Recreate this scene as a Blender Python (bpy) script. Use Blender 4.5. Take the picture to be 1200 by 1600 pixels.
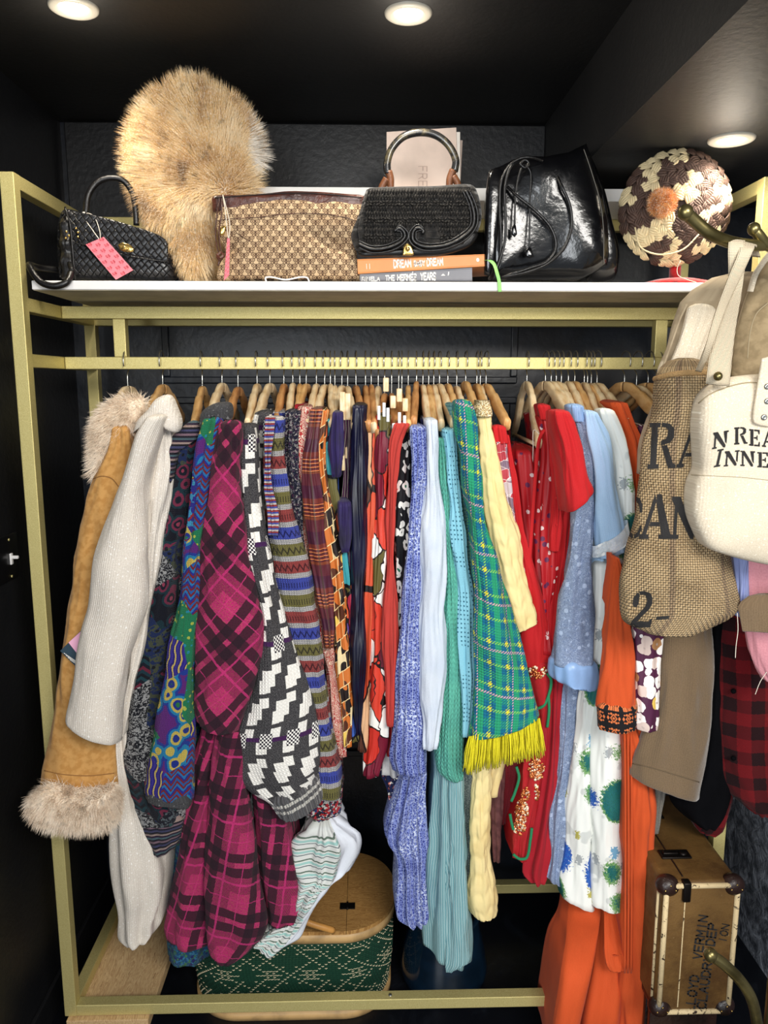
import bpy, bmesh, math, random
from math import sin, cos, pi, tan, atan2, sqrt, radians, floor, exp
from mathutils import Vector, Matrix, noise
from mathutils.bvhtree import BVHTree
random.seed(7)
for o in list(bpy.data.objects): bpy.data.objects.remove(o, do_unlink=True)
SC = bpy.context.scene
COL = SC.collection

# ---------------------------------------------------------------- camera
CAMZ = 1.70; PITCH = radians(9.5); YAW = radians(1.43); FPX = 1200.0
cd = bpy.data.cameras.new('camera'); cam = bpy.data.objects.new('camera', cd); COL.objects.link(cam)
cam.location = (0, 0, CAMZ); cam.rotation_euler = (pi/2 - PITCH, 0, -YAW)
cd.sensor_fit = 'HORIZONTAL'; cd.sensor_width = 36; cd.lens = 36; cd.clip_start = .02
SC.camera = cam
SC.view_settings.view_transform = 'Standard'; SC.view_settings.look = 'None'
SC.view_settings.gamma = 1; SC.view_settings.use_curve_mapping = False
SC.view_settings.exposure = 0.42
# ---------------------------------------------------------------- world and lamps
wd = bpy.data.worlds.new('world'); SC.world = wd; wd.use_nodes = True
wd.node_tree.nodes['Background'].inputs[0].default_value = (.82, .9, 1, 1)
wd.node_tree.nodes['Background'].inputs[1].default_value = .34
def area(name, loc, target, sx, sy, power, col):
    l = bpy.data.lights.new(name, 'AREA'); l.shape = 'RECTANGLE'; l.size = sx; l.size_y = sy; l.energy = power; l.color = col
    o = bpy.data.objects.new(name, l); COL.objects.link(o); o.location = loc
    o.rotation_euler = (Vector(target) - Vector(loc)).to_track_quat('-Z', 'Y').to_euler()
    return o
area('shop_window_light', (-1.5, -2.6, 1.75), (0.1, 2, 1.1), 2.2, 1.9, 105, (.93, .97, 1))
area('shop_ceiling_light', (1.0, -1.1, 2.55), (0.15, 2, 1.0), 1.4, .8, 74, (1, .96, .9))

# ---------------------------------------------------------------- helpers
CAMM = Matrix.LocRotScale(Vector((0, 0, CAMZ)), cam.rotation_euler, None)
def at(px, py, Y):
    "photo pixel -> world point lying on the vertical plane y=Y"
    d = CAMM.to_3x3() @ Vector(((px - 600)/FPX, (800 - py)/FPX, -1))
    return Vector((0, 0, CAMZ)) + d * (Y / d.y)
def obj(name, me, mat=None, parent=None, smooth=True, kind=None):
    if isinstance(me, bmesh.types.BMesh):
        m = bpy.data.meshes.new(name); me.to_mesh(m); me.free(); me = m
    if mat is not None and len(me.materials) == 0: me.materials.append(mat)
    if smooth: me.polygons.foreach_set('use_smooth', [True]*len(me.polygons))
    o = bpy.data.objects.new(name, me); COL.objects.link(o)
    if parent is not None:
        o.parent = parent; o.matrix_parent_inverse = WM(parent).inverted()
    if kind: o['kind'] = kind
    return o
def WM(o):
    m = Matrix.LocRotScale(o.location, o.rotation_euler, o.scale)
    if o.parent is not None: m = WM(o.parent) @ o.matrix_parent_inverse @ m
    return m
def tag(o, label, cat, group=None):
    o['label'] = label; o['category'] = cat
    if group: o['group'] = group
    return o
def thing(name, label, cat, loc=(0, 0, 0), group=None):
    o = bpy.data.objects.new(name, None); COL.objects.link(o); o.location = loc; o.empty_display_size = .05
    return tag(o, label, cat, group)
def struct(name, me, mat, smooth=False):
    o = obj(name, me, mat, None, smooth); o['kind'] = 'structure'; return o
def box(bm, a, b, bev=0.0, seg=2):
    a = Vector(a); b = Vector(b)
    r = bmesh.ops.create_cube(bm, size=1)
    vs = r['verts']
    for v in vs:
        v.co = Vector(((a[i]+b[i])/2 + v.co[i]*abs(b[i]-a[i]) for i in range(3)))
    if bev > 0:
        es = list({e for v in vs for e in v.link_edges})
        bmesh.ops.bevel(bm, geom=es, offset=bev, segments=seg, affect='EDGES', profile=.5)
    return bm
def BX(a, b, bev=0.0, seg=2): return box(bmesh.new(), a, b, bev, seg)
def smooth_path(P, n):
    P = [Vector(p) for p in P]
    if len(P) == 2: return [P[0].lerp(P[1], i/n) for i in range(n+1)]
    d = [0]
    for i in range(1, len(P)): d.append(d[-1] + max(1e-6, (P[i]-P[i-1]).length))
    out = []
    for k in range(n+1):
        t = d[-1]*k/n; i = 0
        while i < len(P)-2 and d[i+1] < t: i += 1
        u = (t-d[i])/(d[i+1]-d[i])
        def tang(j):
            if j == 0: return (P[1]-P[0])/(d[1]-d[0])
            if j == len(P)-1: return (P[-1]-P[-2])/(d[-1]-d[-2])
            return (P[j+1]-P[j-1])/(d[j+1]-d[j-1])
        h = d[i+1]-d[i]; m0 = tang(i)*h; m1 = tang(i+1)*h
        out.append(P[i]*(2*u**3-3*u*u+1) + m0*(u**3-2*u*u+u) + P[i+1]*(-2*u**3+3*u*u) + m1*(u**3-u*u))
    return out
def tube(bm, P, r, seg=10, n=None, cap=True, flat=1.0, up=None, uvk=True, sq=1.0):
    "sweep a round (or flattened) section along the path P; r number or list"
    pts = smooth_path(P, n) if n else [Vector(p) for p in P]
    N = len(pts); rings = []
    ref = Vector(up) if up else Vector((.13, .21, .97))
    uvl = bm.loops.layers.uv.verify()
    L = 0; Ls = []
    for i, p in enumerate(pts):
        t = (pts[min(i+1, N-1)] - pts[max(i-1, 0)])
        if t.length < 1e-9: t = Vector((0, 0, 1))
        t.normalize()
        a = (ref - t*ref.dot(t))
        if a.length < 1e-4: a = Vector((1, 0, 0)) - t*t.x
        a.normalize(); b = t.cross(a)
        if not up: ref = a
        rr = r if not isinstance(r, (list, tuple)) else r[min(len(r)-1, int(round(i*(len(r)-1)/(N-1))))] if len(r) > 2 else r[0]+(r[1]-r[0])*i/(N-1)
        rings.append([bm.verts.new(p + a*math.copysign(abs(cos(2*pi*k/seg))**sq, cos(2*pi*k/seg))*rr + b*math.copysign(abs(sin(2*pi*k/seg))**sq, sin(2*pi*k/seg))*rr*flat) for k in range(seg)])
        if i: L += (p-pts[i-1]).length
        Ls.append(L)
    for i in range(N-1):
        for k in range(seg):
            f = bm.faces.new((rings[i][k], rings[i][(k+1) % seg], rings[i+1][(k+1) % seg], rings[i+1][k]))
            rr0 = .02
            for lp, uv in zip(f.loops, ((k, i), (k+1, i), (k+1, i+1), (k, i+1))): lp[uvl].uv = (uv[0]/seg*rr0, Ls[uv[1]])
    if cap:
        bm.faces.new(list(reversed(rings[0]))); bm.faces.new(rings[-1])
    return bm
def T(P, r, **k): return tube(bmesh.new(), P, r, **k)
def lathe(bm, prof, c=(0, 0, 0), seg=32, M=None):
    "prof [(r,z)] turned round the local z axis"
    M = M or Matrix.Translation(Vector(c)); rings = []
    for r, z in prof:
        if r < 1e-6: rings.append([bm.verts.new(M @ Vector((0, 0, z)))])
        else: rings.append([bm.verts.new(M @ Vector((r*cos(2*pi*k/seg), r*sin(2*pi*k/seg), z))) for k in range(seg)])
    for A, B in zip(rings, rings[1:]):
        for k in range(seg):
            if len(A) == 1 and len(B) == 1: continue
            if len(A) == 1: bm.faces.new((A[0], B[(k+1) % seg], B[k]))
            elif len(B) == 1: bm.faces.new((A[k], A[(k+1) % seg], B[0]))
            else: bm.faces.new((A[k], A[(k+1) % seg], B[(k+1) % seg], B[k]))
    bmesh.ops.recalc_face_normals(bm, faces=bm.faces)
    return bm
def nz(x, y=0, z=0): return noise.noise(Vector((x, y, z)))

def cr_rows(rows, n):
    "rows = tuples of floats -> n+1 smoothly interpolated rows, parameter by mean y"
    k = len(rows[0]); R = [list(map(float, r)) for r in rows]
    d = [0]
    for i in range(1, len(R)):
        mx = (R[i][0]+R[i][2])/2 - (R[i-1][0]+R[i-1][2])/2; my = (R[i][1]+R[i][3])/2 - (R[i-1][1]+R[i-1][3])/2
        d.append(d[-1]+max(.5, sqrt(mx*mx+my*my)))
    out = []
    for q in range(n+1):
        t = d[-1]*q/n; i = 0
        while i < len(R)-2 and d[i+1] < t: i += 1
        h = d[i+1]-d[i]; u = (t-d[i])/h; row = []
        for c in range(k):
            def tg(j):
                if j == 0: return (R[1][c]-R[0][c])/(d[1]-d[0])
                if j == len(R)-1: return (R[-1][c]-R[-2][c])/(d[-1]-d[-2])
                return (R[j+1][c]-R[j-1][c])/(d[j+1]-d[j-1])
            row.append(R[i][c]*(2*u**3-3*u*u+1)+tg(i)*h*(u**3-2*u*u+u)+R[i+1][c]*(-2*u**3+3*u*u)+tg(i+1)*h*(u**3-u*u))
        out.append(row)
    return out
SEED = [0]
def cloth(name, rows, mat, parent, Y=1.7, depth=.07, n=64, m=None, fold=None, disp=None, wob=.004,
          hem=True, back=None, power=2.0, crease=.0035, ck=1.0, closed_top=True, u0=0, kind=None, smooth=True, lean=None):
    """A hanging piece of cloth with real thickness: closed tube whose front outline is measured
    on the photo. rows=[(y,xl,xr)] or [(xl,yl,xr,yr)] or with Y,depth appended."""
    SEED[0] += 1; sd = SEED[0]*3.71
    R = []
    for r in rows:
        r = list(r)
        if len(r) in (3, 5):
            r = [r[1], r[0], r[2], r[0]] + r[3:]
        if len(r) == 4: r += [Y, depth]
        R.append(r)
    for i, r in enumerate(R):
        if lean: r[4] += lean*i/(len(R)-1)
    if m is None:
        tot = sum(abs((b[1]+b[3])/2-(a[1]+a[3])/2)+abs((b[0]+b[2])/2-(a[0]+a[2])/2) for a, b in zip(R, R[1:]))
        m = max(8, min(150, int(tot/7)))
    R = cr_rows(R, m)
    bm = bmesh.new(); uvl = bm.loops.layers.uv.verify(); rings = []; us = []; vs = []
    V = 0; prev = None
    def ring(row, v, sc=1.0, dz=0.0, dy=0.0):
        xl, yl, xr, yr, Yf, dp = row
        L0 = at(xl, yl, Yf); R0 = at(xr, yr, Yf)
        hw = (R0-L0).length/2
        rf = min(hw*1.05, dp/2) if dp > 2.2*hw else dp/2
        L = at(xl, yl, Yf+rf); Rr = at(xr, yr, Yf+rf)
        c = (L+Rr)/2; a = (Rr-L)/2; hw = a.length
        axn = a/hw
        pts = []
        for k in range(n):
            th = -pi/2 + 2*pi*k/n - pi   # k=0 at the back
            ct, st = cos(th), sin(th)
            # st=-1 -> front
            if st > 0 and dp-rf > rf*1.3:
                e = .35; x = (abs(ct)**e)*(1 if ct > 0 else -1); y = (abs(st)**e)*(dp-rf)
            else:
                e = 2/power; x = (abs(ct)**e)*(1 if ct > 0 else -1); y = (abs(st)**e)*(1 if st > 0 else -1)*(rf if st < 0 else dp-rf)
            p = c + a*x*sc + Vector((0, y*sc, 0))
            nrm = (axn*x*1.0 + Vector((0, -1 if st < 0 else 1, 0))*abs(st)); nrm.normalize()
            q = k/n
            h = wob*nz(p.x*9+sd, p.y*9, v*7)*2 + wob*.6*nz(p.x*30+sd, p.y*30, v*14)
            if crease:
                a1 = nz(cos(2*pi*q)*1.1*ck+sd+v*1.5, sin(2*pi*q)*1.1*ck, v*4.2+sd); a2 = nz(cos(2*pi*q)*2.4*ck+sd+9-v*3, sin(2*pi*q)*2.4*ck, v*9-3)
                h += crease*(1.1-3.4*abs(a1)) + crease*.5*(.8-3*abs(a2))
            if fold:
                fk, fa = fold[0], fold[1]; grow = fold[2] if len(fold) > 2 else 0
                ph = sd + 1.6*nz(v*1.7+sd, 3.1)
                amp = fa*(.45+1.5*abs(nz(q*4+sd, v*1.3)))*(1 - grow + grow*min(1, v/max(.01, fold[3] if len(fold) > 3 else .6)))
                s = sin(2*pi*fk*q + ph + .5*sin(v*4+sd))
                h += amp*(s if s > 0 else s*.8 - .25*s*s)
            p = p + nrm*h
            pts.append((p, nrm, q))
        return pts, 2*(hw+abs(rf))
    per = []
    for i, row in enumerate(R):
        cen = (at(row[0], row[1], row[4]) + at(row[2], row[3], row[4]))/2
        if prev is not None: V += (cen-prev).length
        prev = cen; vs.append(V)
    for i, row in enumerate(R):
        pts, w = ring(row, vs[i])
        # arc lengths, zero at front centre (k = n/2)
        arc = [0]
        for k in range(n): arc.append(arc[-1] + (pts[(k+1) % n][0]-pts[k][0]).length)
        mid = arc[n//2]; uu = [x-mid+u0 for x in arc]
        us.append(uu)
        if disp:
            pts = [(p+nr*disp(uu[k], vs[i]), nr, q) for k, (p, nr, q) in enumerate(pts)]
        rings.append([bm.verts.new(p[0]) for p in pts])
    if hem:
        last = [v.co.copy() for v in rings[-1]]; cen = sum(last, Vector())/n
        upv = (sum((v.co for v in rings[-4]), Vector())/n - cen).normalized()
        for s, up, dv in ((.975, -.0015, .002), (.93, 0.002, .005), (.88, .02, .02), (.8, .035, .035)):
            rings.append([bm.verts.new(cen + (p-cen)*s + upv*up) for p in last]); us.append(us[-1]); vs.append(vs[len(R)-1]+dv)
    for i in range(len(rings)-1):
        for k in range(n):
            f = bm.faces.new((rings[i][k], rings[i+1][k], rings[i+1][(k+1) % n], rings[i][(k+1) % n]))
            for lp, (ii, kk) in zip(f.loops, ((i, k), (i+1, k), (i+1, k+1), (i, k+1))): lp[uvl].uv = (us[ii][kk], vs[ii])
    if closed_top:
        # rounded top
        top = [v.co.copy() for v in rings[0]]; cen = sum(top, Vector())/n
        dn = (sum((v.co for v in rings[min(3, len(rings)-1)]), Vector())/n - cen).normalized()
        w = (at(R[0][2], R[0][3], R[0][4])-at(R[0][0], R[0][1], R[0][4])).length
        pr = rings[0]
        for s, up in ((.86, .1), (.6, .2), (.25, .25)):
            nr = [bm.verts.new(cen + (p-cen)*s - dn*up*w) for p in top]
            for k in range(n):
                f = bm.faces.new((nr[k], pr[k], pr[(k+1) % n], nr[(k+1) % n]))
                for lp, kk in zip(f.loops, (k, k, k+1, k+1)): lp[uvl].uv = (us[0][kk], -up*w)
            pr = nr
        bm.faces.new(list(reversed(pr)))
    bm.faces.new(rings[-1])
    return obj(name, bm, mat, parent, smooth, kind)

def fur(name, emit, mat, parent, length=.03, width=.0009, n=20000, grav=.3, jitter=.35, segs=3, kind='stuff', clump=0):
    "emit() -> (point, normal, comb direction); strands are real tapered blades"
    vs = []; fs = []
    for i in range(n):
        p, nr, comb = emit()
        L = length*random.uniform(.55, 1.15)
        d = (nr + comb + Vector((random.gauss(0, jitter), random.gauss(0, jitter), random.gauss(0, jitter)))).normalized()
        side = d.cross(Vector((0, 1, 0)))
        if side.length < .1: side = Vector((1, 0, 0))
        side.normalize(); w = width*random.uniform(.6, 1.3)
        b = len(vs); q = p.copy(); dd = d.copy()
        for s in range(segs+1):
            ww = w*(1-s/segs)
            if s < segs: vs.append(q - side*ww); vs.append(q + side*ww)
            else: vs.append(q.copy())
            dd = (dd + Vector((0, 0, -grav/segs)) + comb*(.5/segs)).normalized()
            q = q + dd*(L/segs)
        for s in range(segs-1):
            k = b+2*s; fs.append((k, k+1, k+3, k+2))
        k = b+2*(segs-1); fs.append((k, k+1, k+2))
    me = bpy.data.meshes.new(name); me.from_pydata(vs, [], fs)
    return obj(name, me, mat, parent, False, kind)

# ---------------------------------------------------------------- node expressions
class E:
    "shader expression: wraps a socket or number, overloads arithmetic"
    def __init__(s, M, v): s.M = M; s.v = v
    def _m(s, op, *a):
        n = s.M.nt.nodes.new('ShaderNodeMath'); n.operation = op
        for i, x in enumerate((s,)+a):
            x = x.v if isinstance(x, E) else x
            if isinstance(x, (int, float)): n.inputs[i].default_value = x
            else: s.M.nt.links.new(x, n.inputs[i])
        return E(s.M, n.outputs[0])
    def __add__(s, o): return s._m('ADD', o)
    __radd__ = __add__
    def __mul__(s, o): return s._m('MULTIPLY', o)
    __rmul__ = __mul__
    def __sub__(s, o): return s._m('SUBTRACT', o)
    def __rsub__(s, o): return (s*-1)+o
    def __truediv__(s, o): return s._m('DIVIDE', o)
    def __gt__(s, o): return s._m('GREATER_THAN', o)
    def __lt__(s, o): return s._m('LESS_THAN', o)
    def fl(s): return s._m('FLOOR')
    def fr(s): return s._m('FRACT')
    def abs(s): return s._m('ABSOLUTE')
    def sin(s): return s._m('SINE')
    def pw(s, o): return s._m('POWER', o)
    def mod(s, o): return s._m('FLOORED_MODULO', o)
    def mx(s, o): return s._m('MAXIMUM', o)
    def mn(s, o): return s._m('MINIMUM', o)
    def cl(s): return s._m('ADD', 0.0)._cl()
    def _cl(s): s.v.node.use_clamp = True; return s
    def band(s, a, b): return (s > a)*(s < b)
    def tri(s): return ((s.fr()-.5).abs())*2      # 1 at integers, 0 at .5
    def soft(s, a, b):
        n = s.M.nt.nodes.new('ShaderNodeMapRange'); n.interpolation_type = 'SMOOTHSTEP'
        s.M.nt.links.new(s.v, n.inputs[0]); n.inputs[1].default_value = a; n.inputs[2].default_value = b
        return E(s.M, n.outputs[0])
def lin(c):
    "sRGB 0-255 -> linear rgba"
    f = lambda x: (x/255/12.92) if x/255 <= .04045 else ((x/255+.055)/1.055)**2.4
    return (f(c[0]), f(c[1]), f(c[2]), 1)
class Mt:
    def __init__(s, name, coord='UV'):
        s.m = bpy.data.materials.new(name); s.m.use_nodes = True; s.nt = s.m.node_tree
        s.b = s.nt.nodes['Principled BSDF']
        tc = s.nt.nodes.new('ShaderNodeTexCoord'); s.tc = tc
        s.vec = tc.outputs['UV' if coord == 'UV' else 'Object']
        sp = s.nt.nodes.new('ShaderNodeSeparateXYZ'); s.nt.links.new(s.vec, sp.inputs[0])
        s.u = E(s, sp.outputs[0]); s.v = E(s, sp.outputs[1]); s.w = E(s, sp.outputs[2])
        s.obj3 = tc.outputs['Object']
    def xyz(s, x, y, z=0):
        n = s.nt.nodes.new('ShaderNodeCombineXYZ')
        for i, q in enumerate((x, y, z)):
            if isinstance(q, E): s.nt.links.new(q.v, n.inputs[i])
            else: n.inputs[i].default_value = q
        return n.outputs[0]
    def noise(s, sc, det=3, vec=None, rough=.55, dist=0, out=0):
        n = s.nt.nodes.new('ShaderNodeTexNoise'); n.inputs['Scale'].default_value = sc; n.inputs['Detail'].default_value = det
        n.inputs['Roughness'].default_value = rough; n.inputs['Distortion'].default_value = dist
        s.nt.links.new(vec or s.vec, n.inputs['Vector']); 
        return E(s, n.outputs[out])
    def vor(s, sc, vec=None, feat='F1', out=0, rnd=1.0, metric='EUCLIDEAN'):
        n = s.nt.nodes.new('ShaderNodeTexVoronoi'); n.feature = feat; n.distance = metric
        n.inputs['Scale'].default_value = sc; n.inputs['Randomness'].default_value = rnd
        s.nt.links.new(vec or s.vec, n.inputs['Vector']); return E(s, n.outputs[out])
    def white(s, vec, out=0):
        n = s.nt.nodes.new('ShaderNodeTexWhiteNoise'); n.noise_dimensions = '3D'; s.nt.links.new(vec, n.inputs['Vector'])
        return E(s, n.outputs[out])
    def sep(s, e):
        n = s.nt.nodes.new('ShaderNodeSeparateColor'); s.nt.links.new(e.v, n.inputs[0]); return E(s, n.outputs[0])
    def col(s, c):
        if isinstance(c, E): return c
        n = s.nt.nodes.new('ShaderNodeRGB'); n.outputs[0].default_value = lin(c); return E(s, n.outputs[0])
    def mix(s, a, b, f, mode='MIX'):
        n = s.nt.nodes.new('ShaderNodeMix'); n.data_type = 'RGBA'; n.blend_type = mode; n.clamp_factor = True
        a = s.col(a); b = s.col(b)
        s.nt.links.new(a.v, n.inputs[6]); s.nt.links.new(b.v, n.inputs[7])
        if isinstance(f, E): s.nt.links.new(f.v, n.inputs[0])
        else: n.inputs[0].default_value = f
        return E(s, n.outputs[2])
    def ramp(s, f, stops, const=True):
        n = s.nt.nodes.new('ShaderNodeValToRGB'); cr = n.color_ramp
        cr.interpolation = 'CONSTANT' if const else 'LINEAR'
        while len(cr.elements) > 1: cr.elements.remove(cr.elements[-1])
        for i, (p, c) in enumerate(stops):
            el = cr.elements[0] if i == 0 else cr.elements.new(p)
            el.position = p; el.color = lin(c)
        s.nt.links.new(f.v, n.inputs[0]); return E(s, n.outputs[0])
    def out(s, color, rough=.85, bump=None, dist=.002, metal=0, sheen=0, spec=.3, strength=1, coat=0, sheen_tint=None, alpha=None):
        color = s.col(color); s.nt.links.new(color.v, s.b.inputs['Base Color'])
        if isinstance(rough, E): s.nt.links.new(rough.v, s.b.inputs['Roughness'])
        else: s.b.inputs['Roughness'].default_value = rough
        s.b.inputs['Metallic'].default_value = metal; s.b.inputs['Specular IOR Level'].default_value = spec
        s.b.inputs['Coat Weight'].default_value = coat; s.b.inputs['Coat Roughness'].default_value = .15
        if sheen: s.b.inputs['Sheen Weight'].default_value = sheen; s.b.inputs['Sheen Roughness'].default_value = .5
        if bump is not None:
            n = s.nt.nodes.new('ShaderNodeBump'); n.inputs['Distance'].default_value = dist; n.inputs['Strength'].default_value = strength
            s.nt.links.new(bump.v, n.inputs['Height']); s.nt.links.new(n.outputs[0], s.b.inputs['Normal'])
        if alpha is not None: s.nt.links.new(alpha.v, s.b.inputs['Alpha'])
        return s.m
def plain(name, c, rough=.6, metal=0, spec=.4, coat=0, bs=0, bd=.001, sheen=0, var=0):
    M = Mt(name, 'O'); col = M.col(c); bump = None
    if var: 
        col = M.mix(c, tuple(max(0, x*(1-var)) for x in c), M.noise(14, 5).soft(.35, .7))
    if bs: bump = M.noise(bs, 4)
    return M.out(col, rough, bump, bd, metal, sheen, spec, coat=coat)
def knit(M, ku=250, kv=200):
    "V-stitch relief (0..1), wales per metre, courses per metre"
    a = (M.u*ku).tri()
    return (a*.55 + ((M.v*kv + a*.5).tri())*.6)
def rib(M, k): return (M.u*k*2*pi).sin()*.5+.5

# ---------------------------------------------------------------- lettering
SERIF = {  # block stencil letters on a 1x1 cell, list of polygons
 'R': [[(.08,0),(.42,0),(.42,.1),(.34,.1),(.34,.9),(.42,.9),(.42,1),(.08,1),(.08,.9),(.15,.9),(.15,.1),(.08,.1)], [(.46,1),(.7,.97),(.85,.86),(.85,.66),(.74,.55),(.46,.5),(.46,.6),(.6,.64),(.66,.72),(.66,.82),(.6,.89),(.46,.91)], [(.48,.5),(.66,.5),(.86,.1),(.95,.08),(.95,0),(.72,0)]],
 'A': [[(.02,0),(.3,0),(.3,.1),(.22,.1),(.5,.85),(.44,1),(.1,.1),(.02,.1)], [(.5,1),(.64,1),(.9,.1),(.98,.1),(.98,0),(.62,0),(.62,.1),(.7,.1),(.5,.8)], [(.3,.28),(.64,.28),(.62,.38),(.34,.38)]],
 'C': [[(.46,1),(.2,.92),(.06,.7),(.05,.3),(.2,.08),(.46,0),(.46,.1),(.34,.16),(.25,.32),(.25,.68),(.34,.84),(.46,.9)], [(.54,1),(.75,.95),(.9,.8),(.9,.62),(.78,.62),(.7,.82),(.54,.9)], [(.54,0),(.78,.05),(.94,.25),(.86,.34),(.72,.16),(.54,.1)]],
 'N': [[(.02,0),(.3,0),(.3,.1),(.23,.1),(.23,.8),(.12,.95),(.12,.1),(.02,.1)], [(.02,1),(.3,1),(.84,.14),(.84,0),(.72,0),(.1,.92),(.02,.92)], [(.68,1),(.98,1),(.98,.9),(.9,.9),(.9,.2),(.79,.35),(.79,.9),(.68,.9)]],
 'E': [[(.06,0),(.4,0),(.4,1),(.06,1),(.06,.9),(.16,.9),(.16,.1),(.06,.1)], [(.45,1),(.88,1),(.88,.74),(.8,.74),(.74,.9),(.45,.9)], [(.45,0),(.9,0),(.9,.28),(.82,.28),(.76,.1),(.45,.1)], [(.45,.45),(.62,.45),(.66,.36),(.72,.36),(.72,.66),(.66,.66),(.62,.55),(.45,.55)]],
 'O': [[(.46,1),(.2,.92),(.05,.7),(.05,.3),(.2,.08),(.46,0),(.46,.1),(.34,.16),(.26,.32),(.26,.68),(.34,.84),(.46,.9)], [(.54,1),(.8,.92),(.95,.7),(.95,.3),(.8,.08),(.54,0),(.54,.1),(.66,.16),(.74,.32),(.74,.68),(.66,.84),(.54,.9)]],
 'I': [[(.2,0),(.8,0),(.8,.1),(.64,.1),(.64,.9),(.8,.9),(.8,1),(.2,1),(.2,.9),(.38,.9),(.38,.1),(.2,.1)]],
 'M': [[(.02,0),(.28,0),(.28,.1),(.2,.1),(.2,.85),(.1,.95),(.1,.1),(.02,.1)], [(.02,1),(.28,1),(.54,.3),(.46,.05),(.12,.9),(.02,.9)], [(.56,.25),(.78,1),(.98,1),(.98,.9),(.93,.9),(.93,.1),(.98,.1),(.98,0),(.68,0),(.68,.1),(.75,.1),(.75,.75),(.52,.1)]],
 '2': [[(.06,.66),(.08,.84),(.24,.98),(.34,.88),(.30,.78),(.32,.66),(.24,.56),(.12,.58)], [(.27,1),(.5,1.02),(.5,.91),(.36,.9)], [(.5,1.02),(.74,.96),(.87,.82),(.64,.8),(.56,.89),(.5,.91)], [(.87,.82),(.88,.66),(.78,.5),(.58,.56),(.66,.7),(.64,.8)], [(.78,.5),(.5,.3),(.3,.14),(.06,.04),(.1,.18),(.36,.38),(.58,.56)], [(.05,0),(.9,0),(.95,.26),(.86,.22),(.78,.15),(.4,.17),(.06,.1)]],
 '-': [[(.1,.3),(.85,.36),(.9,.56),(.15,.5)]],
}
SANS = {  # stroke letters, polylines on a 1x1 cell
 'A': [[(0,0),(.5,1),(1,0)],[(.2,.38),(.8,.38)]], 'B': [[(0,0),(0,1),(.7,1),(.9,.8),(.7,.54),(0,.54)],[(.7,.54),(1,.3),(.75,0),(0,0)]],
 'C': [[(1,.82),(.75,1),(.3,1),(0,.7),(0,.3),(.3,0),(.75,0),(1,.18)]], 'D': [[(0,0),(0,1),(.6,1),(1,.7),(1,.3),(.6,0),(0,0)]],
 'E': [[(1,1),(0,1),(0,0),(1,0)],[(0,.52),(.8,.52)]], 'F': [[(1,1),(0,1),(0,0)],[(0,.52),(.8,.52)]],
 'G': [[(1,.82),(.75,1),(.3,1),(0,.7),(0,.3),(.3,0),(.8,0),(1,.2),(1,.45),(.6,.45)]], 'H': [[(0,0),(0,1)],[(1,0),(1,1)],[(0,.52),(1,.52)]],
 'I': [[(.5,0),(.5,1)]], 'L': [[(0,1),(0,0),(1,0)]], 'M': [[(0,0),(0,1),(.5,.35),(1,1),(1,0)]], 'N': [[(0,0),(0,1),(1,0),(1,1)]],
 'O': [[(.3,1),(0,.7),(0,.3),(.3,0),(.7,0),(1,.3),(1,.7),(.7,1),(.3,1)]], 'P': [[(0,0),(0,1),(.75,1),(1,.76),(.75,.48),(0,.48)]],
 'R': [[(0,0),(0,1),(.75,1),(1,.76),(.75,.5),(0,.5)],[(.5,.5),(1,0)]], 'S': [[(1,.85),(.75,1),(.25,1),(0,.78),(.25,.54),(.75,.46),(1,.22),(.75,0),(.25,0),(0,.15)]],
 'T': [[(0,1),(1,1)],[(.5,1),(.5,0)]], 'U': [[(0,1),(0,.3),(.3,0),(.7,0),(1,.3),(1,1)]], 'V': [[(0,1),(.5,0),(1,1)]], 'Y': [[(0,1),(.5,.5),(1,1)],[(.5,.5),(.5,0)]],
 'e': [[(0,.3),(.9,.35),(.8,.6),(.3,.6),(0,.35),(.3,0),(.9,.1)]], 'l': [[(.4,1),(.5,0)]], 'i': [[(.5,.6),(.5,0)],[(.5,.85),(.5,.75)]], 'o': [[(.3,.6),(0,.3),(.3,0),(.7,0),(1,.3),(.7,.6),(.3,.6)]],
 "'": [[(.5,1.2),(.7,1.35)]], '0': [[(.3,1),(0,.7),(0,.3),(.3,0),(.7,0),(1,.3),(1,.7),(.7,1),(.3,1)]], '1': [[(.2,.8),(.5,1),(.5,0)]],
 '6': [[(.9,.9),(.4,1),(0,.4),(.3,0),(.8,0),(1,.3),(.7,.55),(.1,.45)]], '9': [[(.1,.1),(.6,0),(1,.6),(.7,1),(.2,1),(0,.7),(.3,.45),(.9,.55)]],
}
def strokes(polys, w, flat=False):
    "polyline strokes -> polygons of width w"
    out = []
    for P in polys:
        for a, b in zip(P, P[1:]):
            a = Vector(a); b = Vector(b); d = (b-a)
            if d.length < 1e-5: continue
            d.normalize(); nn = Vector((-d.y, d.x))*w/2; e = d*w*.35
            out.append([tuple(a-e-nn), tuple(b+e-nn), tuple(b+e+nn), tuple(a-e+nn)])
    return out
def lettering(name, polys, place, mat, parent, cut=0, label=None):
    "polygons in the plane -> thin printed shapes; place(x,y) gives the world point on the surface"
    bm = bmesh.new()
    for P in polys:
        vs = [bm.verts.new((x, y, 0)) for x, y in P]
        try: bm.faces.new(vs)
        except Exception: pass
    bmesh.ops.triangulate(bm, faces=bm.faces)
    if cut:
        for _ in range(cut): bmesh.ops.subdivide_edges(bm, edges=bm.edges[:], cuts=1, use_grid_fill=True)
    for v in bm.verts: v.co = place(v.co.x, v.co.y)
    o = obj(name, bm, mat, parent, False)
    if name != 'letter': o['kind'] = 'stuff'
    if label: o['label'] = label
    return o
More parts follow.
